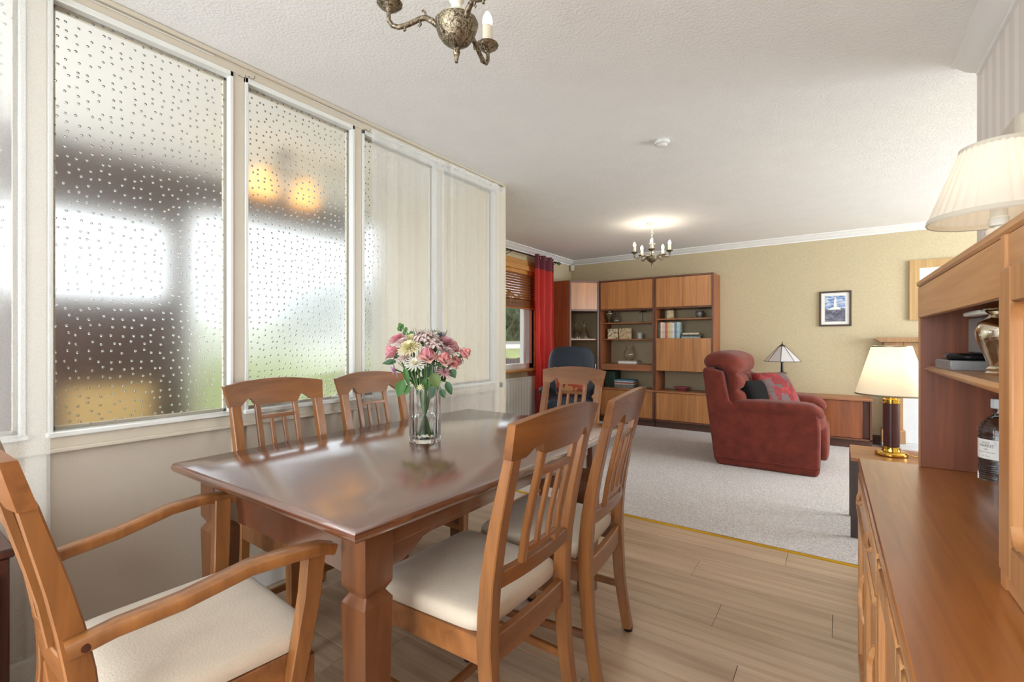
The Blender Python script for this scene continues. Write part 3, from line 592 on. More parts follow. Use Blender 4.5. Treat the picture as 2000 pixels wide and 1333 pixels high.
pos = ['first', 'second', 'third', 'fourth', 'fifth', 'sixth', 'seventh', 'eighth', 'ninth', 'tenth']
for i, (c, nm) in enumerate(cols):
    wd = .030 if i != 9 else .034; h = .215+random.uniform(-.006, .006)
    plain('book_%d' % i, c, .6, vary=.25, scale=18)
    t = thing('book', '%s upright book, %s from left in the bookshelf row' % (nm, pos[i]), 'book', (bx+wd/2, YU+.06, bz), 0, 'upright books'); bx += wd+.001
    MB().box(-wd/2, -wd/2+.003, 0, .15, 0, h, 0).box(wd/2-.003, wd/2, 0, .15, 0, h, 0).box(-wd/2, wd/2, -.002, .004, 0, h, .001).build('cover', 'book_%d' % i, t)
    B(-wd/2+.003, wd/2-.003, .004, .146, .003, h-.004, 0).build('pages', 'mat_white', t)
zz = bz; bx += .02
for i, (c, nm, wd) in enumerate((((168, 184, 182), 'pale blue book at the bottom of the flat stack on the bookshelf', .235), ((84, 92, 90), 'dark grey book in the middle of the flat stack on the bookshelf', .225), ((222, 208, 180), 'cream book on top of the flat stack on the bookshelf', .205))):
    plain('flat_book_%d' % i, c, .6, vary=.2, scale=20)
    t = thing('book', nm, 'book', (bx+.12, YU+.14, zz), R((2, -3, 1)[i]), 'flat stack of books'); MB().box(-wd/2, wd/2, -.075, .075, 0, .003, 0).box(-wd/2, wd/2, -.075, .075, .021, .024, 0).box(-wd/2, wd/2, -.075, -.071, 0, .024, 0).build('cover', 'flat_book_%d' % i, t)
    B(-wd/2+.004, wd/2-.004, -.07, .073, .003, .021, 0).build('pages', 'mat_white', t); zz += .0245
t = thing('dish', 'pink patterned shallow dish on the lower ledge of wall unit', 'dish', on(1332, YO+.02, .502))
plain('dish_pink', (176, 92, 104), .3, vary=.2, scale=40); MB().lathe([(0, 0), (.045, 0), (.05, .008), (.105, .04), (.115, .045), (.112, .05), (.09, .042), (.04, .014), (0, .012)], 32).build('bowl', 'dish_pink', t)
plain('binder_green', (40, 66, 52), .5)
for i in range(3):
    t = thing('ring_binder', '%s dark green binder standing in the lower middle niche' % ('first', 'second', 'third')[i], 'binder', (-2.80+i*.05, YU+.1, .506), 0, 'green binders'); B(-.022, .022, 0, .24, 0, .235, .002).build('cover', 'binder_green', t)
zz = .506
for i, (c, nm) in enumerate((((120, 116, 108), 'grey'), ((200, 196, 190), 'white'), ((150, 88, 84), 'dull red'), ((206, 204, 200), 'off-white'), ((92, 142, 168), 'blue'))):
    plain('mag_%d' % i, c, .5, vary=.25, scale=30); hh = (.05, .014, .018, .014, .02)[i]
    t = thing('magazine', '%s magazine, %s from the bottom of pile in lower niche' % (nm, pos[i]), 'magazine', (-2.52, YU+.16, zz), R((0, 4, -3, 2, -2)[i]), 'magazine pile'); B(-.14, .14, -.10, .10, 0, hh, .002).build('pages', 'mag_%d' % i, t); zz += hh+.0005

# ================================================================== BACK WALL: picture, framed print, fireplace
def lighthouse():
    m, nt, bs = newmat('lighthouse_photo'); tc = N(nt, 'ShaderNodeTexCoord'); mp = N(nt, 'ShaderNodeMapping'); nt.links.new(tc.outputs['Object'], mp.inputs['Vector'])
    n = N(nt, 'ShaderNodeTexNoise'); n.inputs['Scale'].default_value = 14; n.inputs['Detail'].default_value = 5; n.inputs['Distortion'].default_value = 1
    mp.inputs['Scale'].default_value = (1, 1, 2.6); nt.links.new(mp.outputs[0], n.inputs['Vector'])
    sky = ramp(nt, n.outputs['Fac'], [(.4, lin((58, 104, 168))), (.6, lin((196, 206, 224)))]); sea = ramp(nt, n.outputs['Fac'], [(.4, lin((40, 38, 52))), (.62, lin((118, 112, 136)))])
    sx = N(nt, 'ShaderNodeSeparateXYZ'); nt.links.new(tc.outputs['Object'], sx.inputs[0])
    st = N(nt, 'ShaderNodeMath', operation='GREATER_THAN'); st.inputs[1].default_value = .0; nt.links.new(sx.outputs[2], st.inputs[0])
    mx = N(nt, 'ShaderNodeMix', data_type='RGBA'); nt.links.new(st.outputs[0], mx.inputs[0]); nt.links.new(sea.outputs[0], mx.inputs[6]); nt.links.new(sky.outputs[0], mx.inputs[7]); nt.links.new(mx.outputs[2], bs.inputs['Base Color']); bs.inputs['Roughness'].default_value = .25
lighthouse()
pc = thing('framed_picture', 'small framed lighthouse picture in white mount on the back wall', 'picture', (-.031, YB-.001, 1.563))
hw_, hh_ = .157, .208; fm = MB()
for a in ((-hw_, -hw_+.02, -hh_, hh_), (hw_-.02, hw_, -hh_, hh_), (-hw_+.02, hw_-.02, hh_-.02, hh_), (-hw_+.02, hw_-.02, -hh_, -hh_+.02)): fm.box(a[0], a[1], -.022, 0, a[2], a[3], .003)
fm.build('frame', 'frame_brown', pc); B(-hw_+.018, hw_-.018, -.008, -.001, -hh_+.018, hh_-.018, 0).build('mount', 'mat_white', pc)
ph = B(-.098, .098, -.0105, -.0085, -.152, .152, 0).build('photograph', 'lighthouse_photo', pc)
MB().prism([(-.016, .0), (.016, .0), (.008, .115), (-.008, .115)], -.0118, -.0106, 'y').prism([(-.006, .115), (.006, .115), (.006, .135), (0, .144), (-.006, .135)], -.0118, -.0106, 'y').prism([(-.075, -.012), (.055, -.012), (.05, .014), (.02, .022), (-.03, .016)], -.0116, -.0106, 'y').build('lighthouse', 'mat_white', ph)
mr_ = thing('framed_print', 'large oak-framed pale print hanging above the fireplace', 'picture', (1.05, YB-.001, 1.735))
hw_, hh_ = .41, .325; f = .085
for pl in ([(-hw_, -hh_), (-hw_, hh_), (-hw_+f, hh_-f), (-hw_+f, -hh_+f)], [(hw_, -hh_), (hw_, hh_), (hw_-f, hh_-f), (hw_-f, -hh_+f)], [(-hw_, hh_), (hw_, hh_), (hw_-f, hh_-f), (-hw_+f, hh_-f)], [(-hw_, -hh_), (hw_, -hh_), (hw_-f, -hh_+f), (-hw_+f, -hh_+f)]): MB().prism(pl, -.03, 0, 'y').build('frame_rail', 'oak', mr_)
B(-hw_+f-.002, hw_-f+.002, -.012, -.002, -hh_+f-.002, hh_-f+.002, 0).build('print', 'mat_white', mr_); B(-.12, .12, -.0135, -.0121, -.06, .06, 0).build('image', 'grey_book', mr_)
fp_ = thing('fireplace', 'wooden fireplace surround with white inset and hearth at back wall', 'fireplace', (1.05, YB-.0165, .004))
B(-.66, .66, -.42, 0, 0, .055, .006).build('hearth', 'stone_white', fp_)
MB().prism([(-.70, 1.215), (-.72, 1.20), (-.69, 1.18), (-.67, 1.165), (.67, 1.165), (.69, 1.18), (.72, 1.20), (.70, 1.215)], -.17, 0, 'y').build('mantel_shelf', 'mantel', fp_)
for s_ in (-1, 1):
    MB().box(min(s_*.64, s_*.47), max(s_*.64, s_*.47), -.10, 0, .055, 1.165, .004).build('pilaster', 'mantel', fp_); MB().box(min(s_*.66, s_*.45), max(s_*.66, s_*.45), -.13, 0, .055, .20, .006).build('pilaster_foot', 'mantel', fp_)
B(-.47, .47, -.09, 0, .92, 1.165, .004).build('frieze', 'mantel', fp_); B(-.47, .47, -.05, 0, .055, .92, .004).build('inset', 'stone_white', fp_); B(-.22, .22, -.07, -.045, .055, .62, .01).build('fire_box', 'black_plastic', fp_)

# tiffany-style lamp on the low cabinet
tl = thing('table_lamp', 'black turned table lamp with faceted white glass shade behind the armchair', 'lamp', (-.55, 6.42, .55))
MB().lathe([(0, 0), (.07, 0), (.07, .015), (.05, .03), (.03, .04), (.055, .075), (.062, .10), (.05, .13), (.025, .145), (.04, .17), (.045, .19), (.035, .21), (.02, .225), (.035, .24), (.05, .245), (.05, .252), (.016, .262), (.014, .40), (0, .40)], 24).build('base', 'black_gloss', tl)
sh = MB().lathe([(.030, .57), (.19, .392), (.192, .385), (.188, .388), (.028, .563)], 8, cap=False).build('lamp_shade', 'shade_glass', tl, smooth=False)
ld = MB()
for k in range(8): a = 2*PI*k/8; ld.tube([(.031*cos(a), .031*sin(a), .571), (.192*cos(a), .192*sin(a), .388)], .003, 5)
for r_, z_ in ((.192, .387), (.031, .571)): ld.tube([(r_*cos(2*PI*k/8), r_*sin(2*PI*k/8), z_) for k in range(9)], .0035, 5)
ld.build('leading', 'iron', sh); MB().lathe([(0, .60), (.008, .598), (.012, .585), (.032, .575), (.034, .565), (0, .565)], 14).lathe([(0, .625), (.006, .615), (.003, .60), (0, .6)], 10).build('finial', 'iron', tl)

# ================================================================== ARMCHAIR
ac = thing('armchair', 'plump rust red chenille recliner armchair on the carpet', 'armchair', (-.56, 5.25, .004))
hwid = .47; x0, x1 = -.42, .43
def puff(*a, **k): return MB().sq(*a, **k)
# body side panels with arm
for s_ in (-1, 1):
    ya, yb = (-.47, -.27) if s_ < 0 else (.27, .47)
    poly = [(x0+.03, .0), (x1-.02, .0), (x1, .04), (x1+.005, .40), (x1-.01, .545), (x0+.22, .555), (x0+.135, .61), (x0+.11, .74), (x0+.085, .885), (x0-.09, .925), (x0-.105, .88), (x0-.05, .45), (x0-.0, .05)]
    b = MB(); b.prism(poly, ya, yb, 'y'); o = b.build('side_panel', 'red_chenille', ac, 50)
    bv = o.modifiers.new('bevel', 'BEVEL'); bv.width = .022; bv.segments = 3; bv.limit_method = 'ANGLE'; bv.angle_limit = R(40)
    MB().sq((.09, (ya+yb)/2, .575), (.375, .118, .058), .55, .45, 28, 13, fn=lambda p: (p.x, p.y, p.z-(.05*max(0, (p.x-.25)/.12)**2 if p.x > .25 else 0))).build('arm_pad', 'red_chenille', ac, 80)
MB().tube([(x0+.02, -.472, .075), (x1, -.472, .075)], .007, 6).build('skirt_piping', 'red_chenille', ac)
o = MB().prism([(x0+.02, .03), (x0+.14, .03), (x0+.10, .5), (x0+.0, .93), (x0-.105, .91), (x0-.05, .45)], -.46, .46, 'y').build('back_shell', 'red_chenille', ac, 50)
bv = o.modifiers.new('bevel', 'BEVEL'); bv.width = .03; bv.segments = 3
BR = Matrix.Translation((x0+.15, 0, .0)) @ Matrix.Rotation(R(-8), 4, 'Y')
def wr_(p): return (p.x, p.y, p.z)
def channel(k):  # ruffled gathers
    return lambda p: (p.x*(1+.03*sin(p.y*70+p.z*10)), p.y, p.z*(1+.02*sin(p.y*60)))
cp_ = [(-.53, .93), (-.547, .99), (-.50, 1.05), (-.40, 1.078), (-.28, 1.066), (-.195, 1.02), (-.17, .95), (-.185, .89), (-.215, .862), (-.178, .83), (-.160, .78), (-.178, .735), (-.205, .715), (-.160, .685), (-.133, .62), (-.155, .55), (-.22, .515), (-.30, .55), (-.33, .70), (-.34, .85), (-.40, .905), (-.47, .905)]
def catmull(pts, k):
    out = []; n = len(pts)
    for i in range(n):
        p0, p1, p2, p3 = (Vector(pts[(i+d) % n]) for d in (-1, 0, 1, 2))
        for q in range(k):
            t = q/k; out.append(.5*((2*p1)+(p2-p0)*t+(2*p0-5*p1+4*p2-p3)*t*t+(3*p1-p0-3*p2+p3)*t*t*t))
    return out
def back_cushion():
    pr = catmull(cp_, 4); n = len(pr); ts = [-1, -.995, -.98, -.95, -.9, -.8, -.65, -.5, -.35, -.2, -.07, .07, .2, .35, .5, .65, .8, .9, .95, .98, .995, 1]; vs = []; fs = []
    for t in ts:
        s_ = (1-abs(t)**9)**.42
        for p in pr:
            sp_ = Vector((-.355, .985)) if p.y > .9 else Vector((-.245, min(.86, max(.60, p.y))))
            q = sp_+(p-sp_)*s_*(1+.018*sin(t*34+p.y*25)); vs.append((q.x, t*.44, q.y))
    for i in range(len(ts)-1): fs += [(i*n+j, i*n+(j+1) % n, (i+1)*n+(j+1) % n, (i+1)*n+j) for j in range(n)]
    return MB().add(vs, fs+[tuple(range(n)), tuple((len(ts)-1)*n+j for j in range(n))])
back_cushion().build('back_cushion', 'red_chenille', ac, 80)
MB().sq((.14, 0, .40), (.33, .275, .095), .45, .35, 32, 13).build('seat_cushion', 'red_chenille', ac, 80)
MB().box(x0+.06, x1+.0, -.28, .28, .06, .33, .02).sq((x1+.01, 0, .25), (.055, .27, .17), .6, .35, 28, 11).build('front_panel', 'red_chenille', ac, 70)
def cushion(name, label, loc, rot, size, mat, th=.07):
    M = Matrix.Rotation(rot[2], 4, 'Z') @ Matrix.Rotation(rot[1], 4, 'Y') @ Matrix.Rotation(rot[0], 4, 'X')
    t = thing(name, label, 'cushion', loc)
    def fn(a, b, s=1):
        u, v = 2*a-1, 2*b-1; e = (1-u**4)*(1-v**4); k = 1-.06*(1-u*u*v*v)*(abs(u)**6+abs(v)**6)
        return M @ Vector((u*size*k, v*size*k, s*th*e**.55))
    m_ = MB(); m_.grid(lambda a, b: fn(a, b, 1), 15, 15); m_.grid(lambda a, b: fn(a, b, -1), 15, 15); m_.build('cover', mat, t, 80)
    return t
cushion('scatter_cushion', 'red and grey patterned scatter cushion leaning in the armchair', (-.50, 5.22, .70), (0, R(56), R(-40)), .205, 'cushion_red')
cushion('scatter_cushion', 'small black furry cushion in the armchair behind the patterned one', (-.64, 5.02, .655), (0, R(64), R(-30)), .165, 'black_fur')

# ================================================================== OFFICE CHAIR
oc = thing('office_chair', 'navy leather office armchair near the front window', 'office chair', (-2.60, 4.92, .004), R(24))
MB().sq((0, .24, .78), (.29, .075, .33), .5, .42, 36, 17, fn=lambda p: (p.x, p.y+.12*(p.z/.33)-.04*(1-(p.x/.29)**2), p.z)).build('backrest', 'navy_leather', oc, 80)
MB().sq((0, -.04, .455), (.27, .27, .07), .5, .4, 32, 11).build('seat', 'navy_leather', oc, 80)
for s_ in (-1, 1):
    a = MB().sq((s_*.31, -.04, .60), (.045, .20, .035), .6, .5, 20, 9).build('armrest', 'navy_leather', oc, 80)
    MB().bar([(s_*.31, -.16, .57), (s_*.31, -.14, .45), (s_*.24, -.08, .40)], .03, .03, (0, 1, 0)).bar([(s_*.31, .10, .57), (s_*.31, .08, .45), (s_*.24, .04, .40)], .03, .03, (0, 1, 0)).build('armrest_frame', 'black_plastic', oc)
MB().lathe([(.03, .08), (.03, .30), (.022, .30), (.022, .40), (.06, .40)], 16).build('column', 'black_plastic', oc)
for k in range(5):
    a = 2*PI*k/5+.3; MB().bar([(0, 0, .10), (.16*cos(a), .16*sin(a), .095), (.29*cos(a), .29*sin(a), .07)], [.05, .045, .03], [.04, .035, .025], (-sin(a), cos(a), 0)).build('leg', 'black_plastic', oc)
    MB().lathe([(0, -.012), (.028, -.012), (.03, 0), (.028, .012), (0, .012)], 14, M=Matrix.Translation((.28*cos(a), .28*sin(a), .030)) @ Matrix.Rotation(a, 4, 'Z') @ Matrix.Rotation(R(90), 4, 'X')).build('castor', 'black_plastic', oc)
cushion('scatter_cushion', 'multicoloured scatter cushion on the navy office chair', (-2.60, 4.93, .70), (R(-68), 0, R(24)), .19, 'cushion_multi')

# ================================================================== DINING TABLE
TX0, TX1, TY0, TY1, TZ = -1.885, -.873, .645, 2.225, .76
tcx, tcy = (TX0+TX1)/2, (TY0+TY1)/2
dt = thing('dining_table', 'large brown wooden dining table holding the vase of flowers', 'table', (tcx, tcy, 0))
hx, hy = (TX1-TX0)/2, (TY1-TY0)/2
def outline(ins):
    pts = []
    for k in range(13): a = -1+2*k/12; pts.append((hx-ins+.022*(1-a*a), a*(hy-ins)))
    for k in range(1, 8): a = 1-2*k/8; pts.append((a*(hx-ins), hy-ins))
    for k in range(13): a = 1-2*k/12; pts.append((-(hx-ins+.022*(1-a*a)), a*(hy-ins)))
    for k in range(1, 8): a = -1+2*k/8; pts.append((a*(hx-ins), -(hy-ins)))
    return pts
rings = [(.030, TZ-.034), (.010, TZ-.034), (.003, TZ-.028), (0, TZ-.020), (.001, TZ-.010), (.006, TZ-.003), (.012, TZ), ]
mb = MB(); vs = []; n = len(outline(0))
for ins, z in rings: vs += [(p[0], p[1], z) for p in outline(ins)]
fs = [(i*n+j, i*n+(j+1) % n, (i+1)*n+(j+1) % n, (i+1)*n+j) for i in range(len(rings)-1) for j in range(n)]+[tuple(range(n))[::-1], tuple((len(rings)-1)*n+j for j in range(n))]
mb.add(vs, fs); mb.build('tabletop', 'table_wood', dt, 40)
LY0, LY1 = -hy+.068, hy-.16
for sx in (-1, 1):
    for k, ly in enumerate((LY0, LY1)):
        cx = sx*(hx-.058-.046); cy = ly+.046 if k == 0 else ly-.046
        prof_ = [(.046, TZ-.034), (.046, .575), (.044, .568), (.033, .550), (.034, .546), (.046, .528), (.046, .520), (.036, .0), ]
        b = MB(); vs = []; fs = []
        for h_, z in prof_:
            c_ = .004; vs += [(cx+x, cy+y, z) for x, y in ((-h_, -h_+c_), (-h_+c_, -h_), (h_-c_, -h_), (h_, -h_+c_), (h_, h_-c_), (h_-c_, h_), (-h_+c_, h_), (-h_, h_-c_))]
        for i in range(len(prof_)-1): fs += [(i*8+j, i*8+(j+1) % 8, (i+1)*8+(j+1) % 8, (i+1)*8+j) for j in range(8)]
        fs += [tuple(range(8)), tuple((len(prof_)-1)*8+j for j in range(8))]
        b.add(vs, fs); b.build('leg', 'table_wood_z', dt, 25)
ax, ay0, ay1 = hx-.058-.012, LY0+.005, LY1-.005
for s_ in (-1, 1):
    B(s_*ax, s_*(ax-.022), LY0+.085, LY1-.085, .655, TZ-.034).build('apron', 'table_wood', dt)
    pl = [(LY0+.085, .655), (LY0+.085, .600), (LY0+.12, .597), (LY0+.17, .612), (LY0+.21, .638), (LY0+.24, .642), (LY1-.24, .642), (LY1-.21, .638), (LY1-.17, .612), (LY1-.12, .597), (LY1-.085, .600), (LY1-.085, .655)]
    MB().prism(pl, s_*(ax-.003), s_*(ax-.022), 'x').build('apron_skirt', 'table_wood', dt)
for yy in (ay0, ay1-.022):
    xs = hx-.058-.085
    pl = [(-xs, TZ-.034), (-xs, .598), (-xs+.06, .602), (xs-.06, .602), (xs, .598), (xs, TZ-.034)]
    MB().prism(pl, yy, yy+.022, 'y').build('apron', 'table_wood', dt)
for xx in (-.25, .25): MB().lathe([(0, 0), (.018, 0), (.018, .004), (0, .004)], 16, M=Matrix.Translation((xx, ay0-.001, .712)) @ Matrix.Rotation(R(90), 4, 'X')).build('leaf_slot', 'nest_dark', dt)

# ================================================================== DINING CHAIRS
HW = .212
def stile_y(z):
    pts = [(0, -.240), (.1, -.222), (.22, -.205), (.42, -.193), (.55, -.199), (.70, -.223), (.90, -.272), (1.02, -.304)]
    for (a, b), (c, d) in zip(pts, pts[1:]):
        if z <= c: return b+(d-b)*(z-a)/(c-a)
    return pts[-1][1]
def crest(mb):
    zb, zt = .895, .985; nx = 61
    def bot(x):
        a = abs(x)
        if a > .80: return zb
        if a > .52: k = (.80-a)/.28; return zb+.034*(k*k*(3-2*k))**.8
        if a > .45: return zb+.034-.036*(.52-a)/.07
        return zb-.002
    vs = []; fs = []
    for i in range(nx):
        x = -1+2*i/(nx-1); cv = -.026*(1-x*x); zt_ = zt+.024*(1-x*x); zb_ = bot(x)
        for z, hw in ((zb_, HW+.004+(.022*((zb_-zb)/(zt-zb)))), (zt_, HW+.018)):
            yc = stile_y(z)+cv; th = .013 if z == zb_ else .011
            vs += [(x*hw, yc+th, z), (x*hw, yc-th, z)]
    for i in range(nx-1):
        a = i*4; b = a+4
        fs += [(a, b, b+2, a+2), (a+1, a+3, b+3, b+1), (a, a+1, b+1, b), (a+2, b+2, b+3, a+3)]
    fs += [(0, 2, 3, 1), ((nx-1)*4, (nx-1)*4+1, (nx-1)*4+3, (nx-1)*4+2)]
    mb.add(vs, fs); return mb
def curv(x): return -.026*(1-(x/HW)**2)
def make_chair(label, arms=False, wide=0):
    global HW
    HW = .212+wide
    t = thing('carver_chair' if arms else 'dining_chair', label, 'chair')
    crest(MB()).build('crest_rail', 'chair_wood_x', t, 30)
    for s_ in (-1, 1):
        zs = [.012, .08, .15, .22, .32, .42, .5, .58, .66, .74, .82, .897]
        MB().bar([(s_*(HW-.020), stile_y(z), z) for z in zs], [.036 if z < .4 else .040 for z in zs], [.036, .036, .038, .040, .044, .046, .044, .042, .04, .036, .032, .028], (1, 0, 0)).build('rear_leg', 'chair_wood', t)
        MB().lathe([(.017, 0), (.018, .012)], 12, (s_*(HW-.020), stile_y(0.0), 0)).build('glide', 'black_plastic', t)
        fy = .205
        MB().bar([(s_*(HW-.005), fy, .012), (s_*(HW-.005), fy, .25), (s_*(HW-.005), fy, .405)], [.028, .034, .040], [.028, .034, .040], (1, 0, 0)).build('front_leg', 'chair_wood', t)
        MB().lathe([(.020, 0), (.021, .012)], 12, (s_*(HW-.005), fy, 0)).build('glide', 'black_plastic', t)
        MB().bar([(s_*(HW-.014), stile_y(.40)+.022, .395), (s_*(HW-.006), fy-.018, .395)], .024, .07, (0, 0, 1)).build('side_rail', 'chair_wood_x', t) if False else MB().bar([(s_*(HW-.016), stile_y(.40)+.020, .395), (s_*(HW-.006), fy-.018, .395)], .022, .07, (1, 0, 0)).build('side_rail', 'chair_wood_x', t)
        MB().bar([(s_*(HW-.018), stile_y(.18)+.015, .18), (s_*(HW-.006), fy-.014, .18)], .018, .026, (1, 0, 0)).build('stretcher', 'chair_wood_x', t)
    MB().bar([(x*(HW-.04), stile_y(.40)+curv(x*(HW-.04))*.35, .395) for x in (-1, -.5, 0, .5, 1)], .07, .024, (0, 0, 1)).build('rear_rail', 'chair_wood_x', t)
    MB().bar([(x*(HW-.02), .205+.018*(1-x*x), .395) for x in (-1, -.5, 0, .5, 1)], .07, .022, (0, 0, 1)).build('front_rail', 'chair_wood_x', t)
    MB().bar([(-(HW-.014), .0, .18), ((HW-.014), .0, .18)], .024, .018, (0, 0, 1)).build('cross_stretcher', 'chair_wood_x', t)
    # lower back rail, posts, small cross rails, slats
    zr = .575
    MB().bar([(x*(HW-.035), stile_y(zr)+curv(x*(HW-.04))*.8, zr) for x in (-1, -.6, -.3, 0, .3, .6, 1)], .042, .024, (0, 0, 1)).build('back_rail', 'chair_wood_x', t)
    px = .088+wide*.4
    for s_ in (-1, 1): MB().bar([(s_*px, stile_y(z)+curv(px), z) for z in (.595, .68, .76, .84, .897)], .024, .017, (1, 0, 0)).build('back_post', 'chair_wood', t)
    for z in (.625, .838): MB().bar([(x*(px-.010), stile_y(z)+curv(x*px), z) for x in (-1, 0, 1)], .018 if z > .7 else .016, .015, (0, 0, 1), .002).build('cross_rail', 'chair_wood_x', t)
    for x in (-.029, .029): MB().bar([(x, stile_y(z)+curv(x), z) for z in (.632, .70, .77, .830)], .017, .012, (1, 0, 0), .002).build('slat', 'chair_wood', t)
    # upholstered seat
    def sf(p):
        k = 1+.06*(p.y/.215); return (p.x*k, p.y, p.z*(1 if p.z < 0 else 1.0))
    MB().sq((0, .024, .455), (HW+.002, .207, .034), .42, .22, 44, 13, fn=sf).build('seat_pad', 'cream_suede', t, 80)
    if arms:
        for s_ in (-1, 1):
            xb, xf = s_*(HW+.012), s_*(HW+.062)
            pts = [(xb, stile_y(.655)-.01, .640), (xb+s_*.004, -.16, .653), (xb+s_*.018, -.06, .664), (xb+s_*.034, .06, .690), (xf, .15, .692), (xf, .215, .684), (xf-s_*.002, .245, .672)]
            MB().bar(pts, [.030, .034, .042, .046, .046, .044, .036], [.030, .028, .026, .025, .025, .026, .026], (1, 0, 0), .003).build('arm', 'chair_wood', t, 50)
            MB().bar([(s_*(HW+.012), .175, .36), (s_*(HW+.026), .185, .46), (s_*(HW+.046), .195, .58), (xf-s_*.008, .200, .682)], [.030, .034, .036, .036], [.040, .042, .044, .046], (1, 0, 0)).build('arm_post', 'chair_wood', t)
            MB().lathe([(0, 0), (.008, 0), (.008, .003), (0, .004)], 12, M=Matrix.Translation((xb+s_*.0145, stile_y(.64)+.012, .641)) @ Matrix.Rotation(s_*R(90), 4, 'Y')).build('plug', 'mahogany', t)
    HW = .212
    return t
ch = make_chair('wooden dining chair on the right side of the table, nearest the viewer')
place(ch, (-.918, 1.121, 0), R(90))
def chair_at(label, loc, rz):
    c = copy_tree(ch); c['label'] = label; return place(c, loc, rz)
chair_at('wooden dining chair on the right side of the table, farther one', (-.920, 1.616, 0), R(96.5))
chair_at('wooden dining chair against the glazed partition, left one', (-1.845, 1.150, 0), R(-90))
chair_at('wooden dining chair against the glazed partition, right one by the vase', (-1.850, 1.690, 0), R(-90))
chair_at('wooden dining chair at the far head of the table', (-1.445, 2.485, 0), R(180))
for o in [x for x in C.objects if x.name.startswith('dining_chair')]: o['group'] = 'dining chairs around the table'
cv = make_chair('wooden carver chair with curved arms at the near end of table', True, .018)
place(cv, (-1.325, .463, 0), R(-4))
# mahogany cabinet by the partition at the left edge
mc = thing('side_cabinet', 'dark mahogany cabinet at the left edge beside the sheer curtain', 'cabinet', (-1.98, .035, 0))
MB().box(-.16, .16, -.45, .22, .03, .60, .004).build('body', 'mahogany', mc); B(-.17, .17, -.46, .23, .60, .625, .005).build('top', 'mahogany', mc); B(.16, .175, -.42, .20, .08, .56, .003).build('door', 'mahogany', mc); B(-.15, .15, -.44, .21, 0, .03).build('plinth', 'mahogany', mc)

# ================================================================== SHEER CURTAINS
def sheer_curtain(label, y0, y1, z1, x, waves, seed, gather=0):
    rr = random.Random(seed); ph = [rr.uniform(0, 6.3) for _ in range(6)]
    t = thing('sheer_curtain', label, 'curtain', (0, 0, 0), 0, 'sheer voile curtains')
    def fn(a, b):
        z = .03+(z1-.03)*b; y_ = y0+(y1-y0)*a
        d = .010*sin(2*PI*waves*a+ph[0]+.6*sin(3*a+ph[1]))+.005*sin(2*PI*waves*1.7*a+ph[2])+.0015*sin(2*PI*waves*3.1*a+ph[3]+b)
        return (x+d*(.55+.45*(1-b)), y_+.006*sin(b*4+ph[4])*(1-b)+gather*(1-b)*(a-.5), z)
    MB().grid(fn, 110, 12).build('voile', 'sheer_voile', t, 80)
    MB().grid(lambda a, b: tuple(Vector(fn(a, .972+.028*b))+Vector((.003, 0, 0))), 110, 3).build('heading', 'sheer_voile', t, 80)
    MB().tube([(x, y0-.01, z1-.018), (x, y1+.01, z1-.018)], .003, 6).build('wire', 'paint_white', t)
sheer_curtain('white sheer voile curtain at far left over the first pane', -.75, .405, 2.415, XW+.045, 8, 1)
sheer_curtain('white sheer voile curtain directly behind the flowers', 1.745, 2.44, 2.405, XW+.045, 5, 2)
sheer_curtain('white sheer voile curtain at the end of the partition', 2.385, 3.03, 2.405, XW+.062, 5, 3)

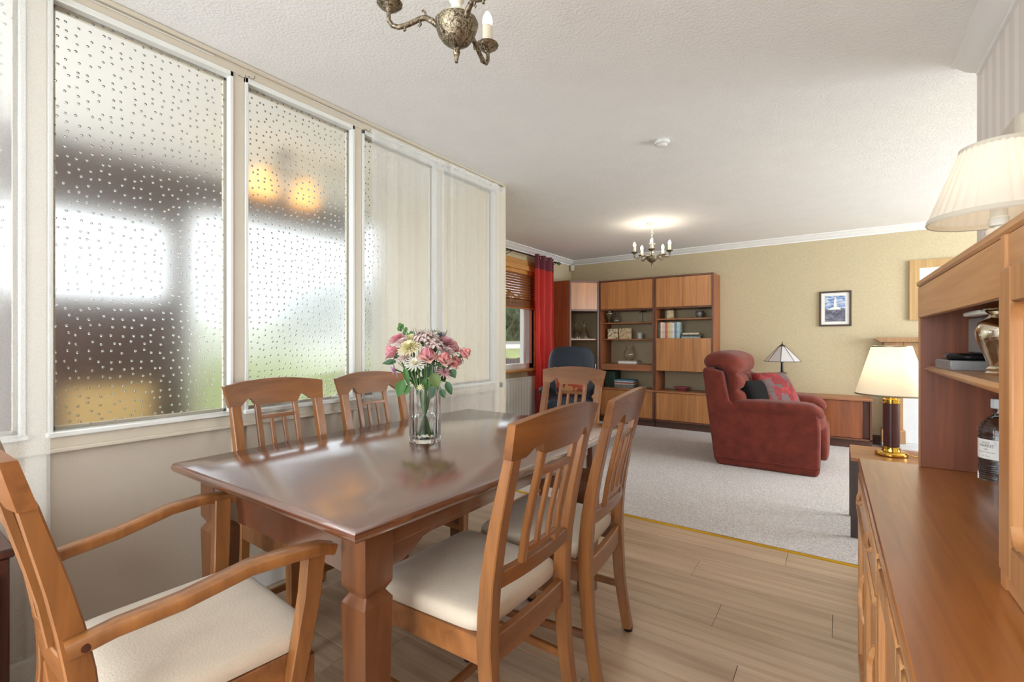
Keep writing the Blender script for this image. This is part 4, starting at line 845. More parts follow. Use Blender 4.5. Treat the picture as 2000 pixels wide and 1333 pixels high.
# ================================================================== CHANDELIERS
def chandelier(label, loc, a0, n=5):
    t = thing('chandelier', label, 'chandelier', loc, 0, 'brass candle chandeliers')   # origin at the ceiling
    MB().lathe([(0, 0), (.052, 0), (.056, -.004), (.050, -.012), (.028, -.022), (.014, -.032), (.01, -.045), (0, -.045)], 28, rib=lambda a: 1+.04*cos(8*a)).build('ceiling_rose', 'rose_white', t)
    for k in range(5):
        z = -.052-k*.031; Mx = Matrix.Translation((0, 0, z)) @ Matrix.Rotation(R(90)*(k % 2)+.4, 4, 'Z')
        MB().tube([(.011*cos(q*PI/8), 0, .019*sin(q*PI/8)) for q in range(17)], .0028, 6, M=Mx, cap=False).build('chain_link', 'rose_white', t)
    MB().lathe([(0, -.20), (.006, -.20), (.008, -.215), (.033, -.222), (.030, -.228), (.014, -.234), (.016, -.25), (.022, -.258), (.016, -.268), (.014, -.285), (.022, -.296), (.014, -.306), (.016, -.32), (.028, -.330), (.018, -.338), (.015, -.355), (.02, -.37), (.018, -.375), (0, -.375)], 20).build('column', 'rose_white', t)
    MB().lathe([(0, -.352), (.055, -.354), (.062, -.360), (.061, -.37), (.054, -.392), (.040, -.412), (.022, -.424), (.012, -.428), (0, -.43)], 36, rib=lambda a: 1+.015*cos(9*a)).build('bowl', 'antique_brass', t)
    MB().lathe([(.010, -.428), (.011, -.435), (.007, -.439), (.011, -.444), (.008, -.454), (.004, -.470), (.005, -.474), (0, -.477)], 16).build('finial', 'antique_brass', t)
    for k in range(n):
        a = a0+2*PI*k/n; ra = Matrix.Rotation(a, 4, 'Z'); b = MB()
        pts = [(.052, 0, -.372), (.070, 0, -.358), (.088, 0, -.350), (.105, 0, -.354), (.125, 0, -.366), (.145, 0, -.376), (.165, 0, -.382), (.182, 0, -.378), (.192, 0, -.364), (.193, 0, -.348), (.190, 0, -.336)]
        b.tube(pts, [.009, .0085, .008, .0075, .007, .007, .007, .0068, .0065, .006, .0055], 10, M=ra)
        for q in ([(.088, 0, -.345), (.090, 0, -.334), (.095, 0, -.328), (.098, 0, -.332)], [(.105, 0, -.360), (.102, 0, -.370), (.106, 0, -.376), (.109, 0, -.372)], [(.148, 0, -.382), (.146, 0, -.389), (.151, 0, -.392)]): b.tube(q, [.004, .0035, .003, .003][:len(q)], 6, M=ra)
        ar = b.build('arm', 'antique_brass', t)
        p = ra @ Vector((.190, 0, -.336))
        MB().lathe([(.006, -.006), (.011, -.001), (.015, .004), (.029, .013), (.035, .020), (.034, .022), (.014, .018), (0, .017)], 28, tuple(p), rib=lambda a: 1+.06*abs(cos(9*a))).build('drip_pan', 'antique_brass', ar)
        MB().lathe([(0, .016), (.0160, .016), (.0160, .082), (.012, .085), (0, .085)], 18, tuple(p)).build('candle_tube', 'candle_tube', ar)
        MB().lathe([(.012, .083), (.0160, .092), (.0165, .101), (.013, .115), (.006, .128), (0, .133)], 16, tuple(p)).build('bulb', 'bulb', ar)
    return t
CH1 = (-.905, 1.015, HC); CH2 = (-1.66, 5.03, HC)
chandelier('three-arm brass candle chandelier above the dining table, cropped by top edge', CH1, R(100), 3)
chandelier('brass candle chandelier hanging in the living room', CH2, R(71))
for c_, a0, pw, n_ in ((CH1, R(100), .5, 3), (CH2, R(71), 4.0, 5)):
    for k in range(n_): a = a0+2*PI*k/n_; light('chandelier_bulb_light', 'POINT', (c_[0]+.19*cos(a), c_[1]+.19*sin(a), HC-.215), pw, (1, .86, .68), radius=.012)
sd_ = PZ(1293, 276, HC); sdt = thing('smoke_detector', 'round white smoke detector on the ceiling', 'smoke detector', (sd_.x, sd_.y, HC))
MB().lathe([(0, -.034), (.022, -.034), (.028, -.030), (.034, -.022), (.036, -.020)], 28).build('cap', 'paint_white', sdt); MB().lathe([(.036, -.021), (.046, -.019), (.048, -.006), (.046, 0), (0, 0)], 28).build('base', 'paint_white', sdt)

# ================================================================== SIDEBOARD WITH HUTCH (right)
# local frame: +x into the wall, -y towards the viewer, origin at far front corner on the floor
SB = Matrix.Translation((.060, 1.99, 0)); sb_rz = R(.75)
sb = thing('sideboard', 'teak sideboard with drawers and carved handles along the right wall', 'sideboard', (.060, 1.99, 0), sb_rz)
LEN = 1.98; DP = .44; WT = .78
B(-.004, DP, -LEN, 0, WT-.022, WT, .003).build('worktop', 'teak_top', sb)
B(.0, DP, -.020, 0, .0, WT-.022).build('side_panel', 'teak_dark', sb); B(.0, DP, -LEN, -LEN+.02, .0, WT-.022).build('side_panel', 'teak_dark', sb)
B(.012, DP, -LEN+.02, -.02, .09, WT-.024).build('carcass', 'teak_dark', sb); B(.03, DP, -LEN+.02, -.02, 0, .09).build('plinth', 'teak_dark', sb)
B(-.002, .012, -LEN+.02, -.02, WT-.042, WT-.022, .002).build('top_rail', 'teak_y', sb)
def cut_handle(parent, y, z, vertical=False):
    # carved lip handle: a half-oval pull standing proud over a dark solid standing for recess shade
    n = 13; b = MB(); L = .055
    pts = []
    for i in range(n):
        q = -1+2*i/(n-1); bow = (1-q*q)**.6
        pts.append((-.003-.009*bow, y+q*L, z-.014*bow) if not vertical else (-.003-.010*bow, y+.012*bow, z+q*.07))
    b.bar(pts, .012, .012, (1, 0, 0) if not vertical else (1, 0, 0), .003)
    b.build('handle', 'teak_y', parent)
    c = MB().sq((-.001, y+(.018 if vertical else 0), z+(0 if vertical else .012)), (.004, .010 if vertical else L*.85, .06 if vertical else .017), 1, 1, 18, 9).build('recess_shade', 'teak_dark', parent)
d1 = B(-.006, .012, -.755, -.024, .645, WT-.045, .003).build('drawer', 'teak_y', sb)
cut_handle(d1, -.20, .70); cut_handle(d1, -.58, .70)
B(-.012, .012, -.755, -.024, .622, .642, .005).build('mid_rail', 'teak_y', sb)
def sb_door(y1, y0, z0, z1, hy):
    d = MB(); x0_, x1_ = -.006, .012; fr = .05
    d.box(x0_, x1_, y0, y0+fr, z0, z1, .003).box(x0_, x1_, y1-fr, y1, z0, z1, .003).box(x0_, x1_, y0+fr, y1-fr, z1-fr, z1, .003).box(x0_, x1_, y0+fr, y1-fr, z0, z0+fr, .003)
    d = d.build('door', 'teak_z', sb); B(.004, .012, y0+fr-.002, y1-fr+.002, z0+fr-.002, z1-fr+.002, 0).build('door_panel', 'teak_z', d)
    cut_handle(d, hy, z1-.16, True)
sb_door(-.024, -.385, .10, .618, -.36); sb_door(-.392, -.755, .10, .618, -.73)
sb_door(-.775, -1.16, .10, WT-.045, -1.13); sb_door(-1.165, -1.55, .10, WT-.045, -1.19); sb_door(-1.555, -1.955, .10, WT-.045, -1.59)
# hutch
hu = thing('hutch', 'teak display hutch with open shelf bay standing on the sideboard', 'hutch', (.060, 1.99, WT), sb_rz)
HX = .150; HT = 1.372-WT; HB = DP-.004; y_l = -.012; y_d = -.905; y_e = -1.9
B(HX-.004, HB, y_e, y_l, HT-.020, HT, .005).build('top', 'teak_y', hu)
B(HX, HX+.02, y_d-.0, y_l, HT-.118, HT-.021, .002).build('fascia', 'teak_y', hu)
B(HX+.002, HB, y_l-.020, y_l, 0, HT-.02).build('side_panel', 'teak_dark', hu); B(HX+.001, HX+.004, y_l-.02, y_l, 0, HT-.118, .001).build('edge_lipping', 'teak_z', hu)
B(HX-.004, HB, y_d-.022, y_d, 0, HT-.02).build('divider', 'teak_z', hu); B(HB-.01, HB, y_e, y_l-.02, 0, HT-.02, 0).build('back_panel', 'teak_dark', hu)
B(HX+.012, HB-.01, y_d, y_l-.02, 1.084-WT, 1.103-WT, .008).build('shelf', 'teak_y', hu)
MB().sq((HX+.06, -.42, HT-.125), (.014, .085, .006), .5, .4, 16, 7).build('strip_light', 'paint_white', hu)
B(HX, HX+.012, y_e, y_d-.022, 0, .034, .002).build('bottom_rail', 'teak_y', hu); B(HX, HX+.012, y_e, y_d-.022, HT-.075, HT-.02, .002).build('fascia', 'teak_y', hu)
B(HX+.012, HB-.01, y_e, y_d-.022, 0, .03, 0).build('cupboard_floor', 'teak_dark', hu)
def hutch_door(y1, y0):
    z0, z1 = .036, HT-.077; fr = .058; d = MB()
    d.box(HX-.012, HX+.010, y0, y0+fr, z0, z1, .004).box(HX-.012, HX+.010, y1-fr, y1, z0, z1, .004).box(HX-.012, HX+.010, y0+fr, y1-fr, z1-fr, z1, .004).box(HX-.012, HX+.010, y0+fr, y1-fr, z0, z0+fr, .004)
    # rounded inner corners
    for yc, zc, sy, sz in ((y0+fr, z0+fr, 1, 1), (y1-fr, z0+fr, -1, 1), (y0+fr, z1-fr, 1, -1), (y1-fr, z1-fr, -1, -1)):
        r_ = .028; pl = [(yc, zc)]+[(yc+sy*(r_-r_*cos(q*PI/12)), zc+sz*(r_-r_*sin(q*PI/12))) for q in range(7)]
        d.prism(pl, HX-.011, HX+.009, 'x')
    d = d.build('door', 'teak_z', hu); B(HX+.002, HX+.010, y0+fr-.003, y1-fr+.003, z0+fr-.003, z1-fr+.003, 0).build('door_panel', 'teak_z', d)
hutch_door(y_d-.026, y_d-.48); hutch_door(y_d-.484, y_e+.01)
# ---------------- things in and on the hutch
def loc_sb(x, y, z): return tuple(Matrix.Translation((.060, 1.99, 0)) @ Matrix.Rotation(sb_rz, 4, 'Z') @ Vector((x, y, z)))
ur = thing('ginger_jar', 'polished silver lidded jar on the hutch shelf', 'jar', loc_sb(.252, -.504, 1.103))
k_ = .70; kz = .67
MB().lathe([(r*k_, z*kz) for r, z in [(0, 0), (.062, 0), (.066, .008), (.060, .014), (.064, .022), (.056, .03), (.068, .07), (.084, .115), (.088, .145), (.080, .175), (.060, .195), (.052, .205), (.066, .214), (.064, .22), (0, .22)]], 40).build('body', 'silver', ur)
MB().lathe([(r*k_, z*kz) for r, z in [(.064, .22), (.070, .224), (.060, .232), (.038, .25), (.02, .258), (.008, .262), (.012, .272), (.006, .28), (0, .282)]], 32).build('lid', 'silver', ur)
bx_ = thing('gadget_box', 'flat grey metal box at the bottom of gadget pile on hutch shelf', 'box', loc_sb(.225, -.265, 1.103), R(4)); B(-.055, .06, -.075, .075, 0, .026, .002).build('body', 'grey_metal', bx_)
bx_ = thing('black_case', 'slim black case resting on the flat grey box in hutch', 'case', loc_sb(.225, -.265, 1.1295), R(-4)); B(-.05, .06, -.065, .065, 0, .018, .006).build('body', 'black_gloss', bx_)
bx_ = thing('silver_case', 'upright brushed silver case on top of the black case', 'case', loc_sb(.255, -.265, 1.148), R(6)); B(-.02, .02, -.05, .05, 0, .095, .003).build('body', 'grey_metal', bx_)
gb = thing('gin_bottle', 'ribbed blue glass gin bottle with white label in the hutch', 'bottle', loc_sb(.318, -.088, .7805))
MB().lathe([(0, .004), (.040, 0), (.050, .006), (.052, .03), (.052, .150), (.048, .172), (.034, .192), (.018, .205), (.015, .215), (.016, .232), (0, .232)], 64, rib=lambda a: 1).build('glass', 'glass_blue', gb)
rb = MB()
for k in range(22):
    z0 = .012+k*.0065
    if .062 < z0 < .122: continue
    rb.tube([(.0523*cos(q*PI/8), .0523*sin(q*PI/8), z0+.012*sin(q*PI/16)) for q in range(-8, 9)], .0016, 5)
rb.build('spiral_ribs', 'glass_blue', gb)
MB().lathe([(0, .228), (.020, .228), (.021, .231), (.021, .256), (.020, .258), (0, .258)], 8).build('stopper', 'stone_white', gb)
lb = MB(); a_c = PI+.72
lb.grid(lambda a, b: (.0531*cos(a_c+(a-.5)*1.9), .0531*sin(a_c+(a-.5)*1.9), .068+b*.062), 24, 4); lbo = lb.build('label', 'mat_white', gb, 80)
plain('ink', (60, 66, 76), .7)
def text_mesh(body, size):
    cu_ = bpy.data.curves.new('txt', 'FONT'); cu_.body = body; cu_.size = size; cu_.align_x = 'CENTER'; cu_.resolution_u = 3
    to = bpy.data.objects.new('txt', cu_); C.objects.link(to); dg = bpy.context.evaluated_depsgraph_get(); me = bpy.data.meshes.new_from_object(to.evaluated_get(dg)); bpy.data.objects.remove(to)
    return me
for body, size, z in (('ISLE OF', .0075, .117), ('HARRIS', .0135, .1055), ('GIN', .0075, .0965), ('INFUSED WITH SUGAR KELP', .0042, .088), ('70cl   45% vol', .0042, .076)):
    me = text_mesh(body, size)
    for v in me.vertices:
        a = a_c+v.co.x/.0534; zc = v.co.y; v.co = Vector((.0534*cos(a), .0534*sin(a), z+zc))
    me.materials.append(MATS['ink']); o = bpy.data.objects.new('lettering', me); C.objects.link(o); o.parent = lbo
gb.scale = (.82, .82, .90)
# pleated lamp on the hutch
LPX, LPY = .366, 1.84
pl_ = thing('table_lamp', 'ceramic table lamp with pleated cream shade on top of the hutch', 'lamp', (LPX, LPY, 1.3725))
def ceramic():
    m, nt, bs = newmat('ceramic'); mp = coords(nt); n = N(nt, 'ShaderNodeTexNoise'); n.inputs['Scale'].default_value = 45; n.inputs['Detail'].default_value = 4; n.inputs['Distortion'].default_value = 1.2
    nt.links.new(mp.outputs[0], n.inputs['Vector']); r = ramp(nt, n.outputs['Fac'], [(.38, lin((70, 60, 54))), (.46, lin((226, 216, 198))), (.62, lin((232, 224, 208))), (.72, lin((196, 158, 96)))])
    nt.links.new(r.outputs[0], bs.inputs['Base Color']); bs.inputs['Roughness'].default_value = .2
ceramic()
MB().lathe([(0, 0), (.060, 0), (.062, .01), (.045, .02), (.026, .035), (.024, .09), (.028, .112), (.026, .120), (0, .120)], 28).build('base', 'ceramic', pl_)
MB().lathe([(.010, .12), (.010, .126), (.020, .128), (.021, .150), (.018, .152), (.018, .175), (0, .175)], 20).build('lamp_holder', 'paint_white', pl_)
SZ0, SZ1, SR0, SR1 = .150, .350, .150, .080
def pleat(a): return 1+.022*abs(sin(18*a))
shp = MB(); prf = [(SR0+(SR1-SR0)*k/8, SZ0+(SZ1-SZ0)*k/8) for k in range(9)]
shp.lathe(prf, 264, cap=False, rib=pleat); sho = shp.build('lamp_shade', 'shade_pleat', pl_, 80)
MB().lathe([(SR0+.002, SZ0-.004), (SR0+.004, SZ0), (SR0+.001, SZ0+.012), (SR0-.003, SZ0+.012), (SR0-.001, SZ0-.002), (SR0+.002, SZ0-.004)], 64, cap=False).build('shade_trim', 'paint_cream', sho); MB().lathe([(SR1+.004, SZ1-.010), (SR1+.002, SZ1+.003), (SR1-.001, SZ1+.003), (SR1, SZ1-.010), (SR1+.004, SZ1-.010)], 64, cap=False).build('shade_trim', 'paint_cream', sho)
MB().lathe([(0, .175), (.014, .18), (.028, .215), (.026, .235), (.012, .252), (0, .254)], 20).build('bulb', 'bulb', pl_)
light('hutch_lamp_light', 'POINT', (LPX, LPY, 1.3725+.262), .32, (1, .84, .62), radius=.02)
pd = thing('ornament', 'small black and white patterned ornament lying on the hutch top', 'ornament', loc_sb(.215, -.085, 1.373), R(20)); MB().sq((0, 0, .014), (.026, .045, .014), .7, .6, 20, 9).build('body', 'ceramic', pd)
wc = thing('door_chime', 'white chime box mounted on the striped wall beside the pleated lamp', 'chime', (XR-.0005, 2.33, 1.70)); B(-.045, 0, -.09, .075, 0, .245, .012).build('cover', 'paint_cream', wc)

# ================================================================== NEST TABLE + BRASS LAMP
nx0, nx1, ny0, ny1, nh = .060, .60, 3.455, 3.90, .48
ntb = thing('side_table', 'low teak side table with slab legs behind the sideboard', 'table', (nx0, ny0, .004)); W_, D_ = nx1-nx0, ny1-ny0
nh -= .004
B(0, W_, 0, D_, nh-.02, nh, .003).build('top', 'nest_wood', ntb)
for a, b in ((0, .022), (D_-.022, D_)): B(.0, .07, a, b, 0, nh-.02).build('leg', 'nest_dark', ntb); B(W_-.07, W_, a, b, 0, nh-.02).build('leg', 'nest_dark', ntb)
B(.01, W_-.01, .004, .02, nh-.08, nh-.02).build('rail', 'nest_dark', ntb); B(.01, W_-.01, D_-.02, D_-.004, nh-.08, nh-.02).build('rail', 'nest_dark', ntb)
bl_ = PZ(1741, 889, .48); blx, bly = bl_.x, bl_.y
br = thing('table_lamp', 'brass and brown leather table lamp with plain cream shade on side table', 'lamp', (blx, bly, .4805))
MB().lathe([(0, 0), (.076, 0), (.082, .006), (.082, .016), (.076, .023), (.046, .026), (.046, .030), (.044, .034), (.044, .052), (.040, .055), (0, .055)], 40).build('base', 'brass', br)
MB().lathe([(.0405, .052), (.0405, .318)], 36, cap=False).build('column', 'plum_leather', br)
MB().lathe([(0, .318), (.044, .318), (.047, .320), (.047, .324), (.043, .327), (.043, .336), (.047, .339), (.047, .343), (.038, .347), (.028, .347), (.028, .40), (0, .40)], 36).build('collar', 'brass', br)
sh = MB().lathe([(.182, .372), (.0985, .668)], 64, cap=False).build('lamp_shade', 'shade_cream', br, 80)
MB().lathe([(.183, .369), (.184, .372), (.1815, .378), (.181, .369), (.183, .369)], 64, cap=False).build('shade_trim', 'pewter', sh); MB().lathe([(.100, .663), (.1005, .670), (.098, .671), (.098, .663), (.100, .663)], 64, cap=False).build('shade_trim', 'pewter', sh)
MB().lathe([(0, .40), (.014, .40), (.016, .44), (.028, .475), (.030, .50), (.02, .52), (0, .528)], 20).build('bulb', 'bulb', br)
MB().tube([(.082, 0, .012), (.11, -.01, .006), (.18, -.03, .004), (.26, -.02, .004)], .003, 6).build('cable', 'brass', br)
light('brass_lamp_light', 'POINT', (blx, bly, .4805+.54), 2.6, (1, .80, .54), radius=.03)
# spider plant beyond the hutch
pt = thing('spider_plant', 'spider plant with thin arching leaves half hidden behind the hutch', 'plant', (.53, 3.80, .4805))
plain('pot_terracotta', (168, 110, 84), .7)
MB().lathe([(0, 0), (.06, 0), (.082, .12), (.088, .12), (.088, .14), (.076, .14), (.07, .12), (0, .115)], 28).build('pot', 'pot_terracotta', pt)
rr = random.Random(3)
for k in range(18):
    a = rr.uniform(0, 2*PI); L = rr.uniform(.16, .30); hgt = rr.uniform(.45, .85); wd = .006
    if k < 4: a = PI+rr.uniform(-.5, .3)
    if abs(a) < 1 or a > 5.4: L *= .15
    pts = []
    for q in range(9):
        s_ = q/8; pts.append(Vector((cos(a)*L*s_, sin(a)*L*s_, .12+hgt*(1.9*s_-1.35*s_*s_))))
    m_ = MB(); sv = Vector((-sin(a), cos(a), 0)); vs = []
    for q, p in enumerate(pts): w_ = wd*(1-(q/8)**2)+.0006; vs += [p-sv*w_, p+Vector((0, 0, -.002)), p+sv*w_]
    m_.add(vs, [(q*3+j, q*3+j+1, q*3+j+4, q*3+j+3) for q in range(8) for j in (0, 1)]); m_.build('leaf', 'leaf_green', pt, 80)

# ================================================================== VASE AND FLOWERS
vb = PZ(830, 861, TZ); VX, VY = vb.x, vb.y; VD = -VX*sY+VY*cY
vz = thing('flower_vase', 'tall ribbed clear glass vase of flowers on the dining table', 'vase', (VX, VY, TZ+.0005))
RV, HV = .064, .225
prof_ = [(0, 0), (RV*.96, 0), (RV, .006), (RV, HV), (RV-.005, HV), (RV-.006, .022), (RV-.02, .014), (0, .013)]
MB().lathe(prof_, 96, rib=lambda a: 1+.030*cos(16*a)).build('glass', 'glass_clear', vz, 60)
MB().lathe([(0, .0145), (RV-.012, .0150), (RV-.0080, .023), (RV-.0080, .105), (0, .105)], 48).build('water', 'water', vz)
rightv = Vector((cY, sY, 0)); fwd = Vector((-sY, cY, 0))
def vpos(u, v, off=0): return PD(u, v, VD+off)
def stem(parent, p, o, bend=0, r=.0034):
    # stem from flower head down through the vase mouth to the water
    q = Vector((VX, VY, TZ)); d = (p-q); h = Vector((d.x, d.y, 0)); k = min(1, .036/max(h.length, 1e-4)); m_ = q+h*k+Vector((0, 0, .225)); e = q-h*min(1, .024/max(h.length, 1e-4))+Vector((0, 0, .022))
    pts = [p, p.lerp(m_, .3)+Vector((0, 0, .012)), p.lerp(m_, .7)+Vector((0, 0, .010)), m_, m_.lerp(e, .5), e]
    return MB().tube([x-o for x in pts], r, 6).build('stem', 'stem_green', parent)
def basis(n):
    n = n.normalized(); u = n.orthogonal().normalized(); return Matrix((u, n.cross(u), n)).transposed().to_4x4()
def petal(mb, M, w, l, cup, tilt, ang, z0=0, curl=0, r0=0.0, nu=5, nv=5):
    A = Matrix.Rotation(ang, 4, 'Z')
    def fn(a, b):
        s_ = 2*a-1; prof = (sin(PI*min(1, .12+.80*b))**.7) if b < 1 else .35
        x = s_*w*prof; rr_ = r0+l*b*cos(tilt)+curl*b*b*b*.8; zz_ = z0+l*b*sin(tilt)-curl*b*b*b
        bowl = cup*(s_*s_)
        return (rr_-bowl*sin(tilt), x, zz_+bowl*cos(tilt))
    mb.grid(fn, nu, nv, M=M @ A); return mb
def rose(label, u, v, off, size, mat, dirv=None, outer='petal_peach', grp='pink roses'):
    size *= 1.28
    p = vpos(u, v, off); t = thing('rose', label, 'rose', tuple(p), 0, grp)
    d = dirv or ((p-Vector((VX, VY, TZ+.22))).normalized()+Vector((0, 0, .5))-fwd*.5); M = basis(d) @ Matrix.Translation((0, 0, -size*.45))
    rr_ = random.Random(int(u*7+v)); b = MB(); c = MB()
    for k in range(6): petal(b, M, size*.42, size*1.0, size*.20, R(84), k*2.4, size*.12, -size*.05, size*.03)
    for k in range(5): petal(b, M, size*.52, size*.95, size*.22, R(76), k*2*PI/5+.4, size*.08, 0, size*.10)
    for k in range(5): petal(c, M, size*.60, size*.95, size*.20, R(64), k*2*PI/5+1.0, 0, size*.18, size*.10)
    for k in range(4): petal(c, M, size*.60, size*.85, size*.15, R(48), k*2*PI/4+.2, -.002, size*.30, size*.10)
    b.build('inner_petals', mat, t, 80); c.build('outer_petals', outer, t, 80)
    s_ = MB().lathe([(0, -size*.28), (size*.16, -size*.2), (size*.24, 0), (size*.15, size*.06)], 10, M=M)
    for k in range(5): petal(s_, M, size*.12, size*.6, 0, R(-10), k*2*PI/5, -.002, size*.2, size*.16)
    s_.build('sepals', 'leaf_dark', t, 80); stem(t, p-d.normalized()*size*.4, p)
def mum(label, u, v, off, size, mat, grp, rings=6, n0=16, flat=.35, eye=True, dirv=None, wd=.085):
    size *= 1.4
    p = vpos(u, v, off); t = thing('chrysanthemum', label, 'flower', tuple(p), 0, grp)
    d = dirv or ((p-Vector((VX, VY, TZ+.22))).normalized()+Vector((0, 0, .5))-fwd*.5); M = basis(d)
    b = MB()
    for k in range(rings):
        f_ = k/(rings-1)
        for j in range(n0): petal(b, M, size*wd*(1.2-.3*f_), size*(1-.55*f_), size*.03, R(5+75*f_*(1-flat)+flat*40*f_), 2*PI*j/n0+k*.37+random.uniform(-.06, .06), size*.05*k, size*.06, size*.06, 3, 4)
    b.build('petals', mat, t, 80)
    if eye: MB().sq((0, 0, 0), (size*.16, size*.16, size*.12), 1, 1, 12, 7, M=M @ Matrix.Translation((0, 0, size*.28))).build('eye', 'flower_eye', t)
    stem(t, p, p)
rose('large pink rose facing front in the centre of the bouquet', 835, 694, -.07, .040, 'petal_pink')
rose('peach-edged pink rose just right of the central rose', 868, 701, -.06, .034, 'petal_coral')
rose('pink rose at the far left of the bouquet', 766, 688, -.01, .036, 'petal_pink', rightv*-.7+Vector((0, 0, .8)), 'petal_pink')
rose('coral rose sticking out at the far right of the bouquet', 908, 690, .0, .030, 'petal_coral', rightv*.8+Vector((0, 0, .6)), 'petal_coral')
rose('small peach rose behind the right side of the bouquet', 885, 680, .04, .032, 'petal_peach', None, 'petal_coral')
mum('large cream chrysanthemum at the upper left of bouquet', 800, 682, -.06, .036, 'petal_cream', 'chrysanthemums', 6, 16)
mum('smaller cream chrysanthemum above the large cream one', 806, 664, .0, .030, 'petal_cream', 'chrysanthemums', 5, 15)
mum('white chrysanthemum low in the front of the bouquet', 812, 712, -.08, .030, 'petal_white', 'chrysanthemums', 4, 16, dirv=-fwd*.6+Vector((0, 0, .8)))
mum('blush white chrysanthemum at the left of bouquet', 790, 700, -.05, .024, 'petal_blush', 'chrysanthemums', 4, 14)
mum('dusky pink chrysanthemum at the upper right of bouquet', 868, 674, .02, .040, 'petal_mauve', 'pink chrysanthemums', 6, 20, eye=False)
mum('pink chrysanthemum at the upper left edge of bouquet', 778, 665, .03, .032, 'petal_pink', 'pink chrysanthemums', 5, 18, eye=False)
mum('lilac daisy drooping at the lower left of bouquet', 772, 722, -.02, .022, 'petal_lilac', 'small daisies', 3, 16, dirv=rightv*-1+Vector((0, 0, -.3))-fwd*.4)
mum('small coral flower at the lower right of bouquet', 884, 712, -.03, .022, 'petal_coral', 'small daisies', 4, 14, eye=False)
mum('small dusky pink flower low right beneath the roses', 867, 728, -.04, .024, 'petal_mauve', 'small daisies', 4, 14, eye=False)
mum('small cream bud at the vase rim', 821, 757, -.07, .011, 'petal_cream', 'small daisies', 3, 10)
mum('small white daisy at the top right of bouquet', 848, 661, .0, .018, 'petal_white', 'small daisies', 4, 14)
mum('blush pink chrysanthemum above the right rose', 872, 688, -.02, .026, 'petal_blush', 'pink chrysanthemums', 5, 18, eye=False)
mum('pale pink chrysanthemum above the far left rose', 787, 671, -.01, .026, 'petal_blush', 'pink chrysanthemums', 5, 18, eye=False)
rose('small coral rose tucked under the far right rose', 893, 704, .0, .024, 'petal_coral', rightv*.5+Vector((0, 0, .5))-fwd*.5, 'petal_peach')
def spray(label, u, v, off, rad, n, mat):
    p = vpos(u, v, off); t = thing('statice_spray', label, 'flower', tuple(p), 0, 'filler sprays'); b = MB(); s_ = MB(); rr_ = random.Random(int(u))
    for k in range(n):
        q = Vector((rr_.gauss(0, 1), rr_.gauss(0, 1), abs(rr_.gauss(0, .8)))); q = q.normalized()*rad*rr_.uniform(.5, 1.05); M = Matrix.Translation(q) @ basis(q+Vector((0, 0, .02)))
        for j in range(5): petal(b, M, .0040, .0080, .0010, R(35), 2*PI*j/5, 0, 0, .0008, 3, 3)
        s_.tube([q, q*.5, Vector((0, 0, -rad*.8))], .0007, 4)
    b.build('florets', mat, t, 80); s_.build('branches', 'stem_green', t); stem(t, p+Vector((0, 0, -rad*.75)), p)
spray('cream statice spray at the top centre of the bouquet', 830, 668, -.02, .048, 200, 'petal_blush')
spray('pale pink statice spray right of centre in the bouquet', 846, 682, -.04, .042, 160, 'petal_blush')
spray('small white statice spray at the back of the bouquet', 852, 660, .04, .038, 130, 'petal_white')
for lab, u, v, off in (('dark blue thistle standing up left of centre in bouquet', 818, 653, .01), ('dark blue thistle at the top right of bouquet', 860, 655, .03)):
    p = vpos(u, v, off); t = thing('thistle', lab, 'flower', tuple(p), 0, 'sea thistles'); MB().sq((0, 0, 0), (.010, .010, .013), 1, 1, 14, 9).build('head', 'thistle_blue', t); b = MB()
    for k in range(11): a = 2*PI*k/11; b.tube([(.006*cos(a), .006*sin(a), -.008), (.02*cos(a), .02*sin(a), -.004+.006*(k % 2)), (.032*cos(a), .032*sin(a), .010+.010*(k % 3))], [.0022, .0018, .0004], 4)
    b.build('bracts', 'thistle_blue', t); stem(t, p+Vector((0, 0, -.01)), p, r=.0018)
def leaf_obj(mb, p, d, up, L, W):
    d = d.normalized(); s_ = d.cross(up).normalized(); n = s_.cross(d)
    def fn(a, b): q = 2*a-1; w_ = W*sin(PI*b**.8)**.9; return p+d*L*b+s_*q*w_+n*(abs(q)*w_*.35-.25*L*b*b)
    mb.grid(fn, 5, 9); return mb
p = vpos(803, 655, .02); t = thing('eucalyptus_sprig', 'eucalyptus sprig with round leaves sticking up at top left of bouquet', 'foliage', tuple(p)); b = MB(); s_ = MB()
sp = [vpos(803, 655, .02), vpos(795, 650, .02), vpos(789, 645, .02), vpos(785, 638, .02), vpos(781, 633, .02)]; s_.tube([x-p for x in sp], .0016, 5)
for k, (u, v) in enumerate(((803, 651), (797, 655), (790, 650), (793, 643), (783, 643), (786, 637), (779, 642), (781, 635))):
    q = vpos(u, v, .015)-p; b.sq(tuple(q), (.011, .003, .010), 1, 1, 12, 7, M=None)
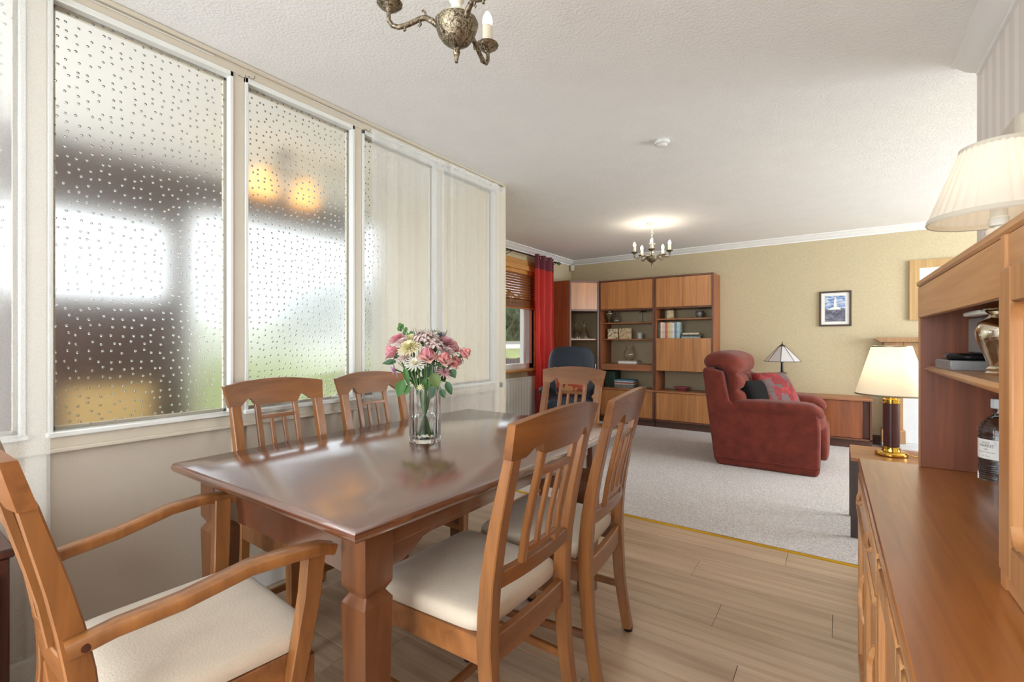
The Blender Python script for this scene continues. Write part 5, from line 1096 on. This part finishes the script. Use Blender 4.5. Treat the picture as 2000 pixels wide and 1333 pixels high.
b.build('leaves', 'leaf_green', t, 80); s_.build('twig', 'stem_green', t); stem(t, p, p)
rr = random.Random(11)
for k, (u, v, du, dv_, L, W, mat, lab) in enumerate(((789, 742, -10, 26, .075, .022, 'leaf_green', 'bright green rose leaf hanging left of the vase rim'), (846, 728, 8, 26, .07, .026, 'leaf_yellow', 'broad olive rose leaf in front of the bouquet'), (830, 738, 6, 24, .055, .02, 'leaf_green', 'green rose leaf below the central rose'), (872, 745, 10, 24, .06, .015, 'leaf_dark', 'dark rose leaf hanging right of the vase'), (849, 752, -8, 24, .06, .020, 'leaf_grey', 'grey-green rose leaf over the vase rim'), (775, 706, -26, 2, .06, .012, 'leaf_dark', 'dark narrow leaf at the left of bouquet'), (880, 722, 8, 12, .04, .018, 'leaf_dark', 'dark leaf under the right rose'), (800, 752, -8, 16, .045, .016, 'leaf_green', 'green leaf at the left vase rim'), (790, 715, 8, 34, .09, .012, 'leaf_green', 'long bright green leaf at left of the stems'), (862, 760, 6, 14, .04, .014, 'leaf_dark', 'dark leaf at the right vase rim'), (838, 716, -8, 22, .06, .022, 'leaf_dark', 'dark leaf deep in the centre of bouquet'), (856, 722, 12, 20, .06, .022, 'leaf_dark', 'dark leaf deep in the right of bouquet'), (820, 712, -12, 20, .06, .022, 'leaf_dark', 'dark leaf deep in the left of bouquet'), (800, 716, -6, 24, .06, .020, 'leaf_dark', 'dark leaf behind the left stems of bouquet'), (846, 742, 4, 22, .055, .020, 'leaf_dark', 'dark leaf behind the stems above vase rim'), (824, 735, -4, 22, .055, .018, 'leaf_dark', 'dark leaf between the stems left of centre'))):
    p = vpos(u, v, -.03 if k < 10 else .02); t = thing('rose_leaf', lab, 'leaf', tuple(p), 0, 'rose leaves')  # last six leaves: dark green stands in for shadow between blooms
    d = rightv*du+Vector((0, 0, -dv_))-fwd*6; b = MB(); leaf_obj(b, Vector((0, 0, 0)), d, -fwd+Vector((0, 0, .3)), L, W); b.build('blade', mat, t, 80); stem(t, p, p, r=.0014)
